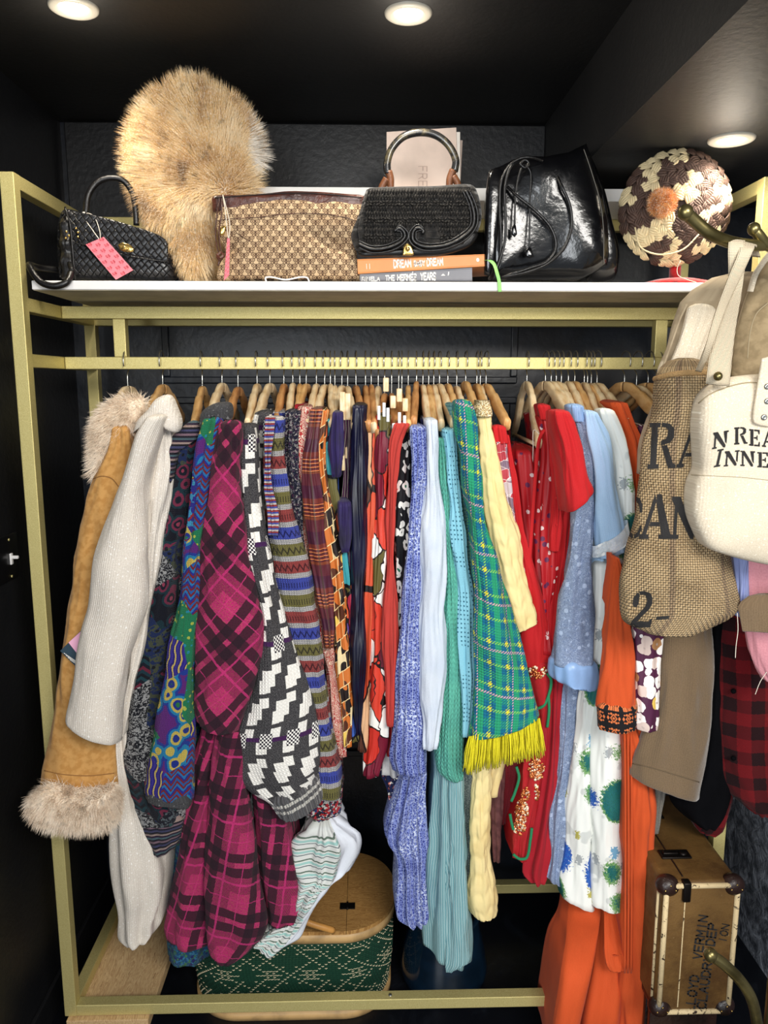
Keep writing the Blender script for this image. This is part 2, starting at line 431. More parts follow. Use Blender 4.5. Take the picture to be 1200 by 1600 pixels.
def onto(target, off=.0015, dirv=None):
    "function: photo pixel -> point on the target's surface (measured along the photo's ray)"
    o = target; me = o.data; mw = WM(o)
    bv = BVHTree.FromPolygons([mw @ v.co for v in me.vertices], [list(p.vertices) for p in me.polygons])
    org = Vector((0, 0, CAMZ))
    def f(px, py):
        d = (at(px, py, 1.5)-org).normalized()
        h = bv.ray_cast(org, d, 10)
        if h[0] is None:
            h = bv.find_nearest(at(px, py, 1.5)); return h[0]
        nr = h[1] if h[1].dot(d) < 0 else -h[1]
        return h[0] + nr*off
    return f
# ================================================================ materials of the setting
def m_wall():
    M = Mt('black_paint', 'O'); n = M.noise(60, 5); n2 = M.noise(2.2, 3)
    return M.out(M.mix((17, 17, 19), (24, 25, 28), n2.soft(.3, .7)), .42, n, .0012, 0, 0, .5)
def m_navy():
    M = Mt('blue_black_panel_paint', 'O'); n = M.noise(9, 5, dist=.6); 
    return M.out(M.mix((12, 15, 22), (24, 31, 42), n.soft(.35, .75)), .38, M.noise(50, 4), .001, 0, 0, .5)
def m_ceiling():
    M = Mt('black_ceiling_paint', 'O'); return M.out(M.mix((20, 20, 21), (30, 29, 28), M.noise(3, 3).soft(.3, .7)), .55, M.noise(70, 5), .0008, 0, 0, .5)
def m_plaster():
    M = Mt('grey_rendered_wall', 'O'); n = M.noise(16, 8, dist=1.4, rough=.7); s = M.noise(5, 5)
    c = M.mix((62, 66, 74), (160, 165, 176), n.soft(.35, .72)); c = M.mix(c, (40, 42, 50), s.soft(.55, .75))
    return M.out(c, .5, M.noise(34, 8, dist=2), .006, 0, 0, .5)
def m_gold():
    M = Mt('gold_metallic_paint', 'O'); f = M.noise(900, 2)
    c = M.mix((196, 180, 112), (226, 214, 150), f.soft(.35, .65))
    return M.out(c, .46, f, .0004, .55, 0, .5)
WALL = m_wall(); NAVY = m_navy(); CEIL = m_ceiling(); PLAST = m_plaster(); GOLD = m_gold()
WHITE = plain('white_laminate', (236, 234, 232), .4, var=.03)
BLACKP = plain('black_plastic', (14, 14, 16), .35)
# ================================================================ room
XL = -.86; XC = .52; YB = 2.35; ZC = 2.43; ZS = 2.21; XR = 1.16
struct('wall_left', BX((XL-.1, -.3, 0), (XL, YB, ZC)), WALL)
struct('wall_back', BX((XL-.1, YB, 0), (XR+.1, YB+.1, ZC)), NAVY)
struct('wall_right', BX((XR, .9, 0), (XR+.1, YB, ZC)), PLAST)
struct('ceiling', BX((XL-.1, .7, ZC), (XC, YB+.1, ZC+.08)), CEIL)
struct('ceiling_soffit', BX((XC, .7, ZS), (XR+.6, YB+.1, ZC+.08)), CEIL)
def m_floor():
    M = Mt('dark_painted_floor', 'O'); n = M.noise(6, 8, rough=.7, dist=1)
    c = M.mix((10, 12, 18), (32, 36, 44), n.soft(.5, .8)); c = M.mix(c, (120, 120, 120), M.noise(24, 8, rough=.8, dist=2).soft(.70, .78))
    return M.out(c, .4, n, .002)
struct('floor', BX((-2, -.3, -.05), (2, YB+.1, 0)), m_floor())
# raised upper board on the back wall and moulded door-like frames under the shelf
struct('trim_1', BX((-.842, YB-.02, 1.98), (XC, YB-.0005, ZC-.004), .003), WALL)
def frame_trim(n, x0, x1, z0, z1):
    bm = bmesh.new()
    for a, b in (((x0, z0), (x1, z0+.02)), ((x0, z1-.02), (x1, z1)), ((x0, z0+.02), (x0+.02, z1-.02)), ((x1-.02, z0+.02), (x1, z1-.02))):
        box(bm, (a[0], YB-.012, a[1]), (b[0], YB-.0005, b[1]), .003)
    struct(n, bm, NAVY)
frame_trim('trim_2', -.60, .46, 1.70, 1.96)
frame_trim('trim_3', -.60, .46, .5, 1.66)
struct('trim_4', BX((XL+.0005, 1.2, 0.0), (XL+.012, YB-.001, .09), .003), WALL)
# light switch on the left wall
lx = XL
def atX(px, py, X):
    d = (at(px, py, 1)-Vector((0, 0, CAMZ))); return Vector((0, 0, CAMZ)) + d*(X/d.x)
p = atX(8, 868, XL)
t = thing('light_switch', 'black light switch plate with white toggle on the left wall', 'switch', (XL, p.y, p.z))
q = atX(22, 830, XL); q2 = atX(22, 902, XL)
obj('switch_plate', BX((XL, p.y-.06, q2.z), (XL+.006, q.y, q.z), .002), BLACKP, t)
ty = atX(12, 870, XL).y; tz = atX(12, 872, XL).z
obj('toggle', BX((XL+.006, ty-.006, tz-.016), (XL+.011, ty+.006, tz+.012), .002), WHITE, t)
obj('toggle', BX((XL+.009, ty-.004, tz-.002), (XL+.026, ty+.004, tz+.006), .002), WHITE, t)
for dz in (-.045, .045):
    obj('screw', lathe(bmesh.new(), [(0, .002), (.003, .0015), (.0035, 0)], seg=10, M=Matrix.Translation((XL+.006, ty, tz+dz)) @ Matrix.Rotation(pi/2, 4, 'Y')), GOLD, t)
# downlights
RING = plain('downlight_rim', (176, 172, 160), .4)
def m_emit(name, c, s):
    M = Mt(name, 'O'); M.b.inputs['Emission Color'].default_value = lin(c); M.b.inputs['Emission Strength'].default_value = s
    return M.out(c, .5)
LENS = m_emit('downlight_lens', (255, 246, 228), 7)
def downlight(px, py, z, label):
    d = (at(px, py, 1)-Vector((0, 0, CAMZ))); c = Vector((0, 0, CAMZ)) + d*((z-CAMZ)/d.z)
    t = thing('ceiling_downlight', label, 'downlight', c, 'recessed ceiling downlights')
    r = .047
    obj('rim', lathe(bmesh.new(), [(.026, .004), (.027, -.001), (.035, -.0065), (r-.004, -.006), (r, -.0035), (r+.001, 0)], c=c, seg=40), RING, t)
    obj('lens', lathe(bmesh.new(), [(.0, -.0035), (.018, -.0030), (.0262, -.002), (.0262, .001)], c=c, seg=32), LENS, t)
    l = bpy.data.lights.new('downlight_beam', 'SPOT'); l.energy = 8.5; l.spot_size = radians(120); l.spot_blend = .6; l.color = (1, .9, .74); l.shadow_soft_size = .03
    o = bpy.data.objects.new('downlight_beam', l); COL.objects.link(o); o.location = c - Vector((0, 0, .012))
    l2 = bpy.data.lights.new('downlight_spill', 'POINT'); l2.energy = .75; l2.color = (1, .9, .76); l2.shadow_soft_size = .03
    o = bpy.data.objects.new('downlight_spill', l2); COL.objects.link(o); o.location = c - Vector((0, 0, .10))
downlight(115, 11, ZC, 'round lit downlight in the black ceiling, nearest the left wall')
downlight(638, 20, ZC, 'round lit downlight in the black ceiling above the crochet handbag')
downlight(1143, 217, ZS, 'round lit downlight in the lowered soffit above the straw hat')

# ================================================================ clothes rack
rk = thing('clothes_rack', 'gold metal clothes rack frame with white shelves', 'rack', (0, 1.98, 0))
A = .015                                    # half of the square tube
XPL = -.757; XPR = .885; YF = 1.757; YR = 2.205; YM = 1.972
ZT = 2.143; ZB = .105
def bar(name, a, b): return obj(name, BX(a, b, .0016, 2), GOLD, rk, False)
for x in (XPL, XPR):
    bar('post', (x-A, YF-A, ZB), (x+A, YF+A, ZT)); bar('post', (x-A, YR-A, ZB), (x+A, YR+A, ZT))
    for z in (ZT-A, 1.872, 1.75, .121):
        bar('side_rail', (x-A+.001, YF+A, z-A), (x+A-.001, YR-A, z+A))
Z1 = 1.872; ZR = 1.75
bar('shelf_rail', (XPL+A, YM-A, Z1-A), (XPR-A, YM+A, Z1+A))
bar('hanging_rod', (XPL+A, YM-A, ZR-A), (XPR-A, YM+A, ZR+A))
for px in (186, 1034):
    x = at(px, 520, YM-A).x; bar('rod_hanger_bar', (x-A, YM-A+.001, ZR+A), (x+A, YM+A-.001, Z1-A))
bar('back_rail', (XPL+A, YR-A, ZT-2*A), (XPR-A, YR+A, ZT))
bar('back_rail', (XPL+A, YR-A, Z1-A), (XPR-A, YR+A, Z1+A))
bar('back_rail', (XPL+A, YR-A, .106), (XPR-A, YR+A, .136))
bar('front_rail', (XPL+A, YF-A, .106), (XPR-A, YF+A, .136))
zl = at(300, 439, 1.735).z; zl2 = at(300, 453, 1.735).z
ZSH = zl
obj('shelf', BX((at(49, 440, 1.735).x, 1.735, zl2), (XPR-A-.002, YR-A-.002, zl), .0015), WHITE, rk, False)
obj('shelf_underside', BX((at(49, 440, 1.735).x+.002, 1.738, zl2-.0012), (XPR-A-.004, YR-A-.004, zl2-.0002)), plain('greige_board', (206, 198, 176), .6, var=.1), rk, False)
for px, py in ((62, 1548), (560, 1548)):
    pass
obj('grub_screw', lathe(bmesh.new(), [(0, .0015), (.004, .0015), (.005, 0)], c=(.06, YF, .136), seg=12), plain('steel', (150, 150, 145), .35, .9), rk)
# loose white board lying on the top of the frame
b = thing('upper_shelf_board', 'narrow white shelf board on top of the gold frame behind the bags', 'shelf', (.1, 2.1, ZT))
x0 = at(300, 300, 1.98).x; x1 = XPR+A-.002
obj('board', BX((x0, 1.985, ZT+.0005), (x1, 2.23, ZT+.030), .0015), WHITE, b, False)
obj('edge_strip', BX((x0, 1.983, ZT+.0008), (x1, 1.985, ZT+.0297), .0004), plain('white_edge', (240, 238, 234), .3), b, False)
# pine plank under the left side of the rack, with its white feet
def m_pine():
    M = Mt('pine_plank_wood', 'O')
    v = M.xyz(M.u*7+M.noise(3, 3)*.45, M.v*.7, M.w*5)
    g = M.noise(9, 6, v, .6, 1.2); r = (g*9).fr()
    c = M.mix((206, 176, 132), (164, 126, 84), r.soft(.2, .95)*.75); c = M.mix(c, (120, 84, 54), M.noise(30, 3, v).soft(.66, .76))
    return M.out(c, .6, g, .0008)
PINE = m_pine()
xa = at(104, 1582, 1.735).x; xb = at(232, 1582, 1.735).x
pl = thing('pine_plank', 'pale pine plank lying under the left side of the rack', 'plank', (xa, 1.74, .07))
obj('board', BX((xa, 1.728, ZB-.031), (xb, 2.30, ZB-.0005), .002), PINE, pl, False)
WPL = plain('white_glazed_plastic', (205, 212, 222), .25)
c = at(196, 1600, 1.80); 
bk = thing('white_bucket', 'white bucket propping up the pine plank at lower left', 'bucket', (c.x, 1.83, 0))
obj('bucket_wall', lathe(bmesh.new(), [(0, 0), (.05, 0), (.053, .004), (.062, .066), (.064, .069), (.064, .0735), (.059, .0735), (.058, .06), (.05, .006), (0, .006)], c=(c.x, 1.83, 0), seg=36), WPL, bk)
bk2 = thing('white_bucket', 'white bucket under the far end of the pine plank', 'bucket', (c.x, 2.2, 0))
obj('bucket_wall', lathe(bmesh.new(), [(0, 0), (.05, 0), (.053, .004), (.062, .066), (.064, .069), (.064, .0735), (.059, .0735), (.058, .06), (.05, .006), (0, .006)], c=(c.x, 2.2, 0), seg=36), WPL, bk2)
# white sliver at the lower left edge
pp = at(6, 1540, 1.45)
# ================================================================ things on the shelf
def poly_smooth(P, n, closed=True):
    Q = [Vector((x, y, 0)) for x, y in P]
    if closed: Q = Q+[Q[0]]
    S = smooth_path(Q, n)
    if closed: S = S[:-1]
    return [(p.x, p.y) for p in S]
def densify(P, step=5):
    out = []
    for a, b in zip(P, P[1:]+P[:1]):
        L = sqrt((b[0]-a[0])**2+(b[1]-a[1])**2); k = max(1, int(L/step))
        out += [(a[0]+(b[0]-a[0])*i/k, a[1]+(b[1]-a[1])*i/k) for i in range(k)]
    return out
def pillow(name, out, Y, depth, mat, parent, rings=14, p=2.6, disp=None, flatb=True, rot=0.0, dense=0, lean=0):
    """a padded panel: outline measured on the photo at plane y=Y, thickness depth behind/before it.
    rot turns it about the vertical axis through its centre (radians)."""
    if dense: out = densify(out, dense)
    W = [at(x, y, Y) for x, y in out]; cen = sum(W, Vector())/len(W)
    n = len(W); bm = bmesh.new(); uvl = bm.loops.layers.uv.verify(); R = []
    fr = [sin(pi/2*i/rings)**.8 if i else 0 for i in range(rings+1)]
    levels = [(-f) for f in reversed(fr)] + [f for f in fr[1:]]   # -1 front .. +1 back
    def pt(w, f):
        s = max(0, 1-abs(f)**p)**(1/p)
        q = cen + (w-cen)*s; q.y = cen.y + f*depth/2
        return q
    allr = []
    for f in levels:
        if abs(abs(f)-1) < 1e-6:
            # flat-ish centre filled by shrinking rings
            for s in ((0, .12, .3) if f < 0 else (.3, .12, 0)):
                if s == 0: allr.append([cen+Vector((0, f*depth/2, 0))])
                else: allr.append([Vector(((cen+(w-cen)*s).x, cen.y+f*depth/2, (cen+(w-cen)*s).z)) for w in W])
        else: allr.append([pt(w, f) for w in W])
    # add more rings between .3 and first real ring
    def lerp(A, B, t):
        return [a.lerp(b, t) for a, b in zip(A, B)]
    full = []
    for A_, B_ in zip(allr, allr[1:]):
        full.append(A_)
        if len(A_) > 1 and len(B_) > 1:
            g = (A_[0]-B_[0]).length; k = int(g/.012)
            for q in range(1, k): full.append(lerp(A_, B_, q/k))
    full.append(allr[-1])
    vr = []
    for i, ring in enumerate(full):
        row = []
        for q in ring:
            uv = (q.x, q.z); c = q.copy()
            if disp:
                front = -1 if q.y < cen.y else 1
                c.y += front*disp(q.x-cen.x, q.z-cen.z, front)
            d = Vector((c.x-cen.x, c.y-cen.y, 0)); 
            c = Vector((cen.x + d.x*cos(rot)-d.y*sin(rot), cen.y + d.x*sin(rot)+d.y*cos(rot), c.z))
            c.y += lean*(c.z-cen.z)
            row.append((bm.verts.new(c), uv))
        vr.append(row)
    for A_, B_ in zip(vr, vr[1:]):
        for k in range(n):
            k2 = (k+1) % n
            if len(A_) == 1: q = (A_[0], B_[k], B_[k2])
            elif len(B_) == 1: q = (A_[k], B_[0], A_[k2])
            else: q = (A_[k], B_[k], B_[k2], A_[k2])
            f = bm.faces.new([x[0] for x in q])
            for lp, x in zip(f.loops, q): lp[uvl].uv = x[1]
    bmesh.ops.recalc_face_normals(bm, faces=bm.faces)
    return obj(name, bm, mat, parent)
def surf_tube(name, pts, tgt, r, mat, parent, off=None, n=60, seg=8, flat=1.0):
    f = onto(tgt, r*.6 if off is None else off)
    P = smooth_path([Vector((x, y, 0)) for x, y in pts], n)
    return obj(name, T([f(p.x, p.y) for p in P], r, seg=seg, flat=flat), mat, parent)
def ptube(name, pts, Y, r, mat, parent, n=50, seg=10, flat=1.0, up=None):
    P = [at(p[0], p[1], p[2] if len(p) > 2 else Y) for p in pts]
    return obj(name, T(P, r, n=n, seg=seg, flat=flat, up=up), mat, parent)
def quadslab(name, q, Y, thick, mat, parent, bev=.0006):
    "flat four-cornered card / cover; q = 4 photo points (or (x,y,Y))"
    bm = bmesh.new(); P = [at(a[0], a[1], a[2] if len(a) > 2 else Y) for a in q]
    nrm = (P[1]-P[0]).cross(P[2]-P[0]).normalized()
    if nrm.y > 0: nrm = -nrm
    vs = [bm.verts.new(p) for p in P]+[bm.verts.new(p-nrm*thick) for p in P]
    bm.faces.new(vs[:4]); bm.faces.new(vs[4:][::-1])
    for i in range(4): bm.faces.new((vs[i], vs[4+i], vs[4+(i+1) % 4], vs[(i+1) % 4]))
    bmesh.ops.recalc_face_normals(bm, faces=bm.faces)
    if bev: bmesh.ops.bevel(bm, geom=bm.edges[:], offset=bev, segments=1, affect='EDGES')
    o = obj(name, bm, mat, parent, False); return o
def rope_emit(o, comb, front_only=False):
    me = o.data; me.calc_loop_triangles(); tr = []
    mw = WM(o)
    V = [mw @ v.co for v in me.vertices]; ars = []
    for t in me.loop_triangles:
        a, b, c = (V[i] for i in t.vertices); n = (b-a).cross(c-a); ar = n.length
        if ar < 1e-12: continue
        n.normalize()
        if front_only and n.y > .45: continue
        tr.append((a, b, c, n)); ars.append(ar)
    import itertools
    cum = list(itertools.accumulate(ars))
    def f():
        a, b, c, n = random.choices(tr, cum_weights=cum)[0]
        r1 = sqrt(random.random()); r2 = random.random()
        p = a*(1-r1)+b*(r1*(1-r2))+c*(r1*r2)
        return p, n, comb(p)
    return f
LBLK = plain('black_leather', (14, 13, 14), .32, bs=420, bd=.0006, spec=.5)
PATENT = plain('polished_black_leather', (9, 9, 11), .16, bs=25, bd=.0015, spec=.6)
BRASS = plain('polished_brass', (214, 178, 104), .22, .95)
STRING = plain('white_string', (222, 212, 196), .8)

# ---- woven black handbag at the left end
def m_weave():
    M = Mt('black_woven_leather', 'UV')
    a = (M.u+M.v*.8)*62; b = (M.u-M.v*1.0)*62
    par = (a.fl()+b.fl()).mod(2)
    h = par*(1-a.tri().pw(3)) + (1-par)*(1-b.tri().pw(3))*.8
    g = a.tri().mx(b.tri()).soft(.8, 1)
    return M.out(M.mix((26, 27, 31), (6, 6, 8), g), .34, h-g*.8, .0016, 0, 0, .55)
hb = thing('handbag', 'black woven leather handbag with round handles at the left end of the shelf', 'handbag', at(190, 437, 1.83))
Yb = 1.80; WV = m_weave()
body = pillow('bag_body', poly_smooth([(98, 436), (95, 390), (97, 348), (106, 330), (140, 337), (200, 352), (262, 376), (270, 400), (272, 436), (200, 437), (140, 437)], 90), Yb+.035, .085, WV, hb, rings=10, p=5)
flap = pillow('flap', poly_smooth([(117, 346), (121, 333), (150, 337), (210, 354), (258, 374), (263, 402), (262, 409), (230, 404), (190, 396), (150, 384), (125, 382), (121, 365)], 80), Yb-.012, .012, WV, hb, rings=6, p=6)
gus = pillow('gusset', poly_smooth([(97, 436), (94, 400), (93, 360), (98, 336), (104, 332), (110, 350), (114, 390), (116, 436)], 40), Yb-.003, .02, LBLK, hb, rings=6, disp=lambda x, z, f: .004*sin(z*160))
surf_tube('piping', [(106, 331), (113, 350), (117, 385), (119, 412), (120, 436)], body, .0022, LBLK, hb, off=.013)
surf_tube('piping', [(121, 382), (150, 386), (190, 398), (230, 406), (262, 411)], body, .0012, LBLK, hb, off=.014)
ptube('handle', [(134, 334, 1.80), (138, 305, 1.805), (152, 285, 1.81), (172, 278, 1.815), (192, 282, 1.82), (206, 300, 1.825), (212, 330, 1.825), (213, 352, 1.825)], 0, .0066, LBLK, hb)
ptube('handle', [(112, 425, 1.742), (104, 441, 1.722), (85, 447, 1.717), (64, 441, 1.72), (50, 424, 1.728), (46, 414, 1.745), (60, 418, 1.80), (92, 422, 1.84)], 0, .0072, LBLK, hb)
ptube('handle_ring', [(109, 412, 1.77), (113, 424, 1.744)], 0, .006, LBLK, hb, n=4)
cl = pillow('clasp_plate', poly_smooth([(184, 383), (190, 379), (200, 381), (209, 388), (208, 393), (200, 394), (189, 391)], 40), Yb-.022, .006, BRASS, hb, rings=5)
pillow('turn_lock', poly_smooth([(190, 387), (193, 384), (199, 386), (202, 389), (196, 391), (191, 390)], 24), Yb-.027, .008, BRASS, hb, rings=4)
for x, y in ((104, 362), (108, 368), (103, 372), (119, 357), (122, 363), (122, 370)):
    obj('stud', bmesh.ops.create_icosphere(bb := bmesh.new(), subdivisions=2, radius=.0028, matrix=Matrix.Translation(at(x, y, Yb-.018))) and bb, BRASS, hb)
# price tags
PINK = plain('pink_card', (243, 130, 142), .7)
REDINK = plain('dark_red_ink', (178, 24, 52), .7)
def tagcard(label, cat_parent_unused, q, Y, cols, rows, label_txt=True):
    t = thing('price_tag', label, 'tag', at(q[0][0], q[0][1], Y))
    card = quadslab('card', q, Y, .0008, PINK, t, 0)
    P = [Vector(at(a[0], a[1], Y)) for a in q]; nrm = Vector((0, -1, 0))*.0008
    polys = []
    for i in range(cols):
        for j in range(rows):
            cx = (i+.5)/cols; cy = (j+.5)/rows+(.04 if i % 2 else -.04); s = .62/cols; h = .5/rows
            for x0, ch in ((-.5, 'o'), (-.2, 'l'), (.02, 'i'), (.22, 'o')):
                for pl_ in strokes(SANS[ch], .22):
                    polys.append([(cx+(x0+a*.24)*s, cy+(b-.4)*h) for a, b in pl_])
    def pl(x, y): return P[0].lerp(P[1], x).lerp(P[3].lerp(P[2], x), y) + nrm
    lettering('print', polys, pl, REDINK, t)
    return t
tg = tagcard('pink price tag with red script on the black woven handbag', None, [(134, 382), (162, 370), (208, 422), (181, 437)], Yb-.03, 3, 6)
ptube('string', [(155, 374, 1.77), (145, 360, 1.775), (131, 338, 1.79), (137, 333, 1.795), (148, 340, 1.785), (156, 362, 1.772), (157, 374, 1.77)], 0, .0009, STRING, tg, seg=5)
def stringball(x, y, Y, r, mt, par, nm='bead'):
    b = bmesh.new(); bmesh.ops.create_icosphere(b, subdivisions=2, radius=r, matrix=Matrix.Translation(at(x, y, Y))); return obj(nm, b, mt, par)
stringball(131, 333, 1.79, .0032, STRING, tg, 'knot')

# ---- fur hat
def m_fur(name, cols, sc=14, hi=(250, 240, 220), seedc=0):
    M = Mt(name, 'O'); n = M.noise(sc, 3, dist=.4); f = M.noise(260, 2)
    c = M.ramp(n, cols, False); c = M.mix(c, hi, f.soft(.48, .66)*.65); c = M.mix(c, tuple(x*.4 for x in cols[0][1]), M.noise(70, 2).soft(.56, .74)*.45)
    return M.out(c, .8, None, 0, 0, 0, .15)
FOX = m_fur('fox_fur', [(.30, (132, 98, 64)), (.42, (196, 156, 104)), (.55, (222, 188, 134)), (.7, (238, 216, 176))])
fh = thing('fur_hat', 'big fluffy tan fox fur hat with hanging tail, behind the brown clutch', 'hat', at(300, 436, 1.9))
core = cloth('hat_body', [(152, 268, 328), (170, 238, 360), (205, 218, 386), (248, 212, 392), (285, 214, 388), (318, 226, 372), (345, 246, 345), (375, 272, 330), (400, 288, 322), (420, 298, 314)],
    FOX, fh, Y=1.80, depth=.15, n=40, wob=.006, hem=False)
C0 = at(355, 300, 1.78)
def fcomb(p):
    d = Vector((p.x-C0.x, 0, p.z-C0.z)); L = max(.02, d.length); d /= L
    down = Vector((-.1, 0, -1)); w = 1/(1+exp((p.z-at(300, 320, 1.85).z)/.02))
    q = d*(1-w)+down*w
    return q*1.3 + Vector((.3*nz(p.x*14, p.z*14, 1)+.9*nz(p.x*55, p.z*55, p.y*55), .1*nz(p.x*20, 0, p.z*20), .3*nz(p.x*14, 5, p.z*14)+.9*nz(p.z*55+7, p.x*55, p.y*55)))
fur('fur', rope_emit(core, fcomb), FOX, fh, length=.042, width=.0008, n=34000, grav=.25, jitter=.24)
WHF = m_fur('silver_tipped_fur', [(.3, (120, 104, 88)), (.5, (230, 222, 210)), (.7, (250, 246, 238))])
tf = pillow('side_tuft', poly_smooth([(372, 185), (385, 200), (398, 225), (402, 250), (392, 255), (375, 225)], 30), 1.86, .03, FOX, fh, rings=4)
fur('fur_tips', rope_emit(tf, lambda p: Vector((1.4, 0, .2+.8*(p.z-at(400, 230, 1.86).z)/.05))), WHF, fh, length=.042, width=.0007, n=900, grav=.15, jitter=.22)
DENIM = plain('dark_blue_denim', (38, 52, 84), .85, bs=300)
sc_ = pillow('folded_denim', poly_smooth([(262, 392), (280, 385), (330, 385), (338, 436), (268, 437)], 40), 1.95, .06, DENIM, None, rings=6)
tag(sc_, 'dark blue denim bundle on the shelf behind the fur hat tail', 'cloth')

# ---- brown clutch with butterflies
def m_butterfly():
    M = Mt('butterfly_canvas', 'UV')
    def bf(xo, yo):
        cx = ((M.u*38+xo).fr()-.5).abs(); cy = (M.v*43+yo).fr()-.5
        def ell(ax, ay, rx, ry):
            dx = (cx-ax)/rx; dy = (cy-ay)/ry; return (dx*dx+dy*dy).pw(.5)
        a_ = ell(.22, .10, .19, .17); b_ = ell(.15, -.15, .13, .13)
        return (a_.band(.72, 1.05)).mx(b_.band(.68, 1.08)).mx(a_ < .30).mx((cx < .035)*(cy.abs() < .26)), (a_ < 1).mx(b_ < 1)
    o1, f1 = bf(0, 0); o2, f2 = bf(.5, .5); o = o1.mx(o2); w1 = f1.mx(f2)
    base = M.mix((204, 178, 142), (178, 150, 116), M.noise(30, 5).soft(.35, .7)); base = M.mix(base, (206, 184, 150), M.noise(700, 2).soft(.5, .7)*.6)
    fill = M.mix(base, (142, 112, 84), w1*.4)
    return M.out(M.mix(fill, (78, 54, 40), o*.95), .85, M.noise(900, 2), .0006)
def m_brown():
    M = Mt('worn_brown_leather', 'O'); n = M.noise(22, 6, dist=1)
    c = M.mix((84, 44, 32), (52, 26, 20), n.soft(.35, .7)); c = M.mix(c, (160, 108, 72), M.noise(60, 6, dist=2).soft(.68, .78))
    return M.out(c, .3, M.noise(90, 6, dist=1), .0015, 0, 0, .5)
ct = thing('clutch_bag', 'brown butterfly-print canvas clutch with leather top band and zip', 'clutch', at(450, 437, 1.83))
Yc = 1.785
def clutchd(x, z, f):
    g = .006*nz(x*9, z*12, 2)+.003*nz(x*25, z*22, 5)
    g -= .018*exp(-(((x-.105)/.05)**2+((z+.01+.35*(x-.1))/.012)**2)); g -= .012*exp(-(((x+.13)/.03)**2+((z+.02-.9*(x+.13))/.014)**2))
    return g
BUT = m_butterfly(); BRN = m_brown()
cb = pillow('bag_body', [(x, y) for x, y in poly_smooth([(336, 320), (400, 315), (460, 308), (520, 312), (570, 322), (569, 340), (560, 360), (552, 372), (556, 390), (560, 410), (570, 428), (568, 438), (500, 438), (440, 438), (380, 438), (342, 438), (343, 415), (352, 395), (345, 375), (338, 350)], 150)], Yc+.01, .07, BUT, ct, rings=14, p=3.5, disp=clutchd)
tb = pillow('leather_band', poly_smooth([(332, 322), (333, 308), (370, 306), (410, 304), (450, 300), (500, 301), (540, 304), (572, 308), (572, 318), (569, 330), (540, 326), (500, 322), (460, 321), (420, 325), (380, 329), (334, 332)], 120), Yc, .032, BRN, ct, rings=8, p=4, disp=lambda x, z, f: .0015*nz(x*40, z*60))
surf_tube('zip', [(336, 309), (400, 305), (450, 302), (500, 303), (565, 309)], tb, .0013, plain('dark_zip', (30, 22, 20), .5), ct)
surf_tube('seam', [(336, 345), (360, 342), (400, 340), (450, 334), (500, 334), (540, 340), (562, 348)], cb, .0008, BRN, ct)
ptube('zip_pull', [(344, 310, Yc-.02), (340, 330, Yc-.03), (337, 360, Yc-.032), (339, 385, Yc-.035), (343, 398, Yc-.036)], 0, .0022, BRN, ct, flat=.6)
ptube('zip_pull', [(347, 310, Yc-.02), (346, 335, Yc-.035), (342, 365, Yc-.036), (344, 385, Yc-.038), (347, 398, Yc-.038)], 0, .0022, BRN, ct, flat=.6)
ptube('knot', [(339, 397, Yc-.04), (344, 403, Yc-.044), (349, 399, Yc-.042), (345, 395, Yc-.04), (340, 401, Yc-.042), (344, 408, Yc-.044)], 0, .003, BRN, ct)
ptube('zip_pull', [(343, 405, Yc-.042), (341, 415, Yc-.044)], 0, .0022, BRN, ct, n=6)
pillow('zip_slider', poly_smooth([(344, 354), (352, 353), (352, 360), (350, 367), (343, 367)], 20), Yc-.03, .006, BRASS, ct, rings=4)
tg = tagcard('narrow pink price tag hanging edge-on at the brown clutch zip', None, [(355, 372), (359, 373), (358, 430), (350, 438)], Yc-.045, 2, 9)
ptube('string', [(348, 304, Yc-.03), (352, 330, Yc-.045), (357, 372, Yc-.046), (359, 350, Yc-.046), (351, 315, Yc-.04), (348, 304, Yc-.03)], 0, .0009, STRING, tg, seg=5)
wr = obj('wire_stand', T([at(*p) for p in ((416, 440, 1.745), (415, 434, 1.75), (424, 433, 1.75), (446, 437, 1.748), (470, 433, 1.75), (480, 434, 1.75), (483, 440, 1.745))], .0017, n=40), WHITE)
tag(wr, 'small bent white wire stand under the brown clutch', 'stand')

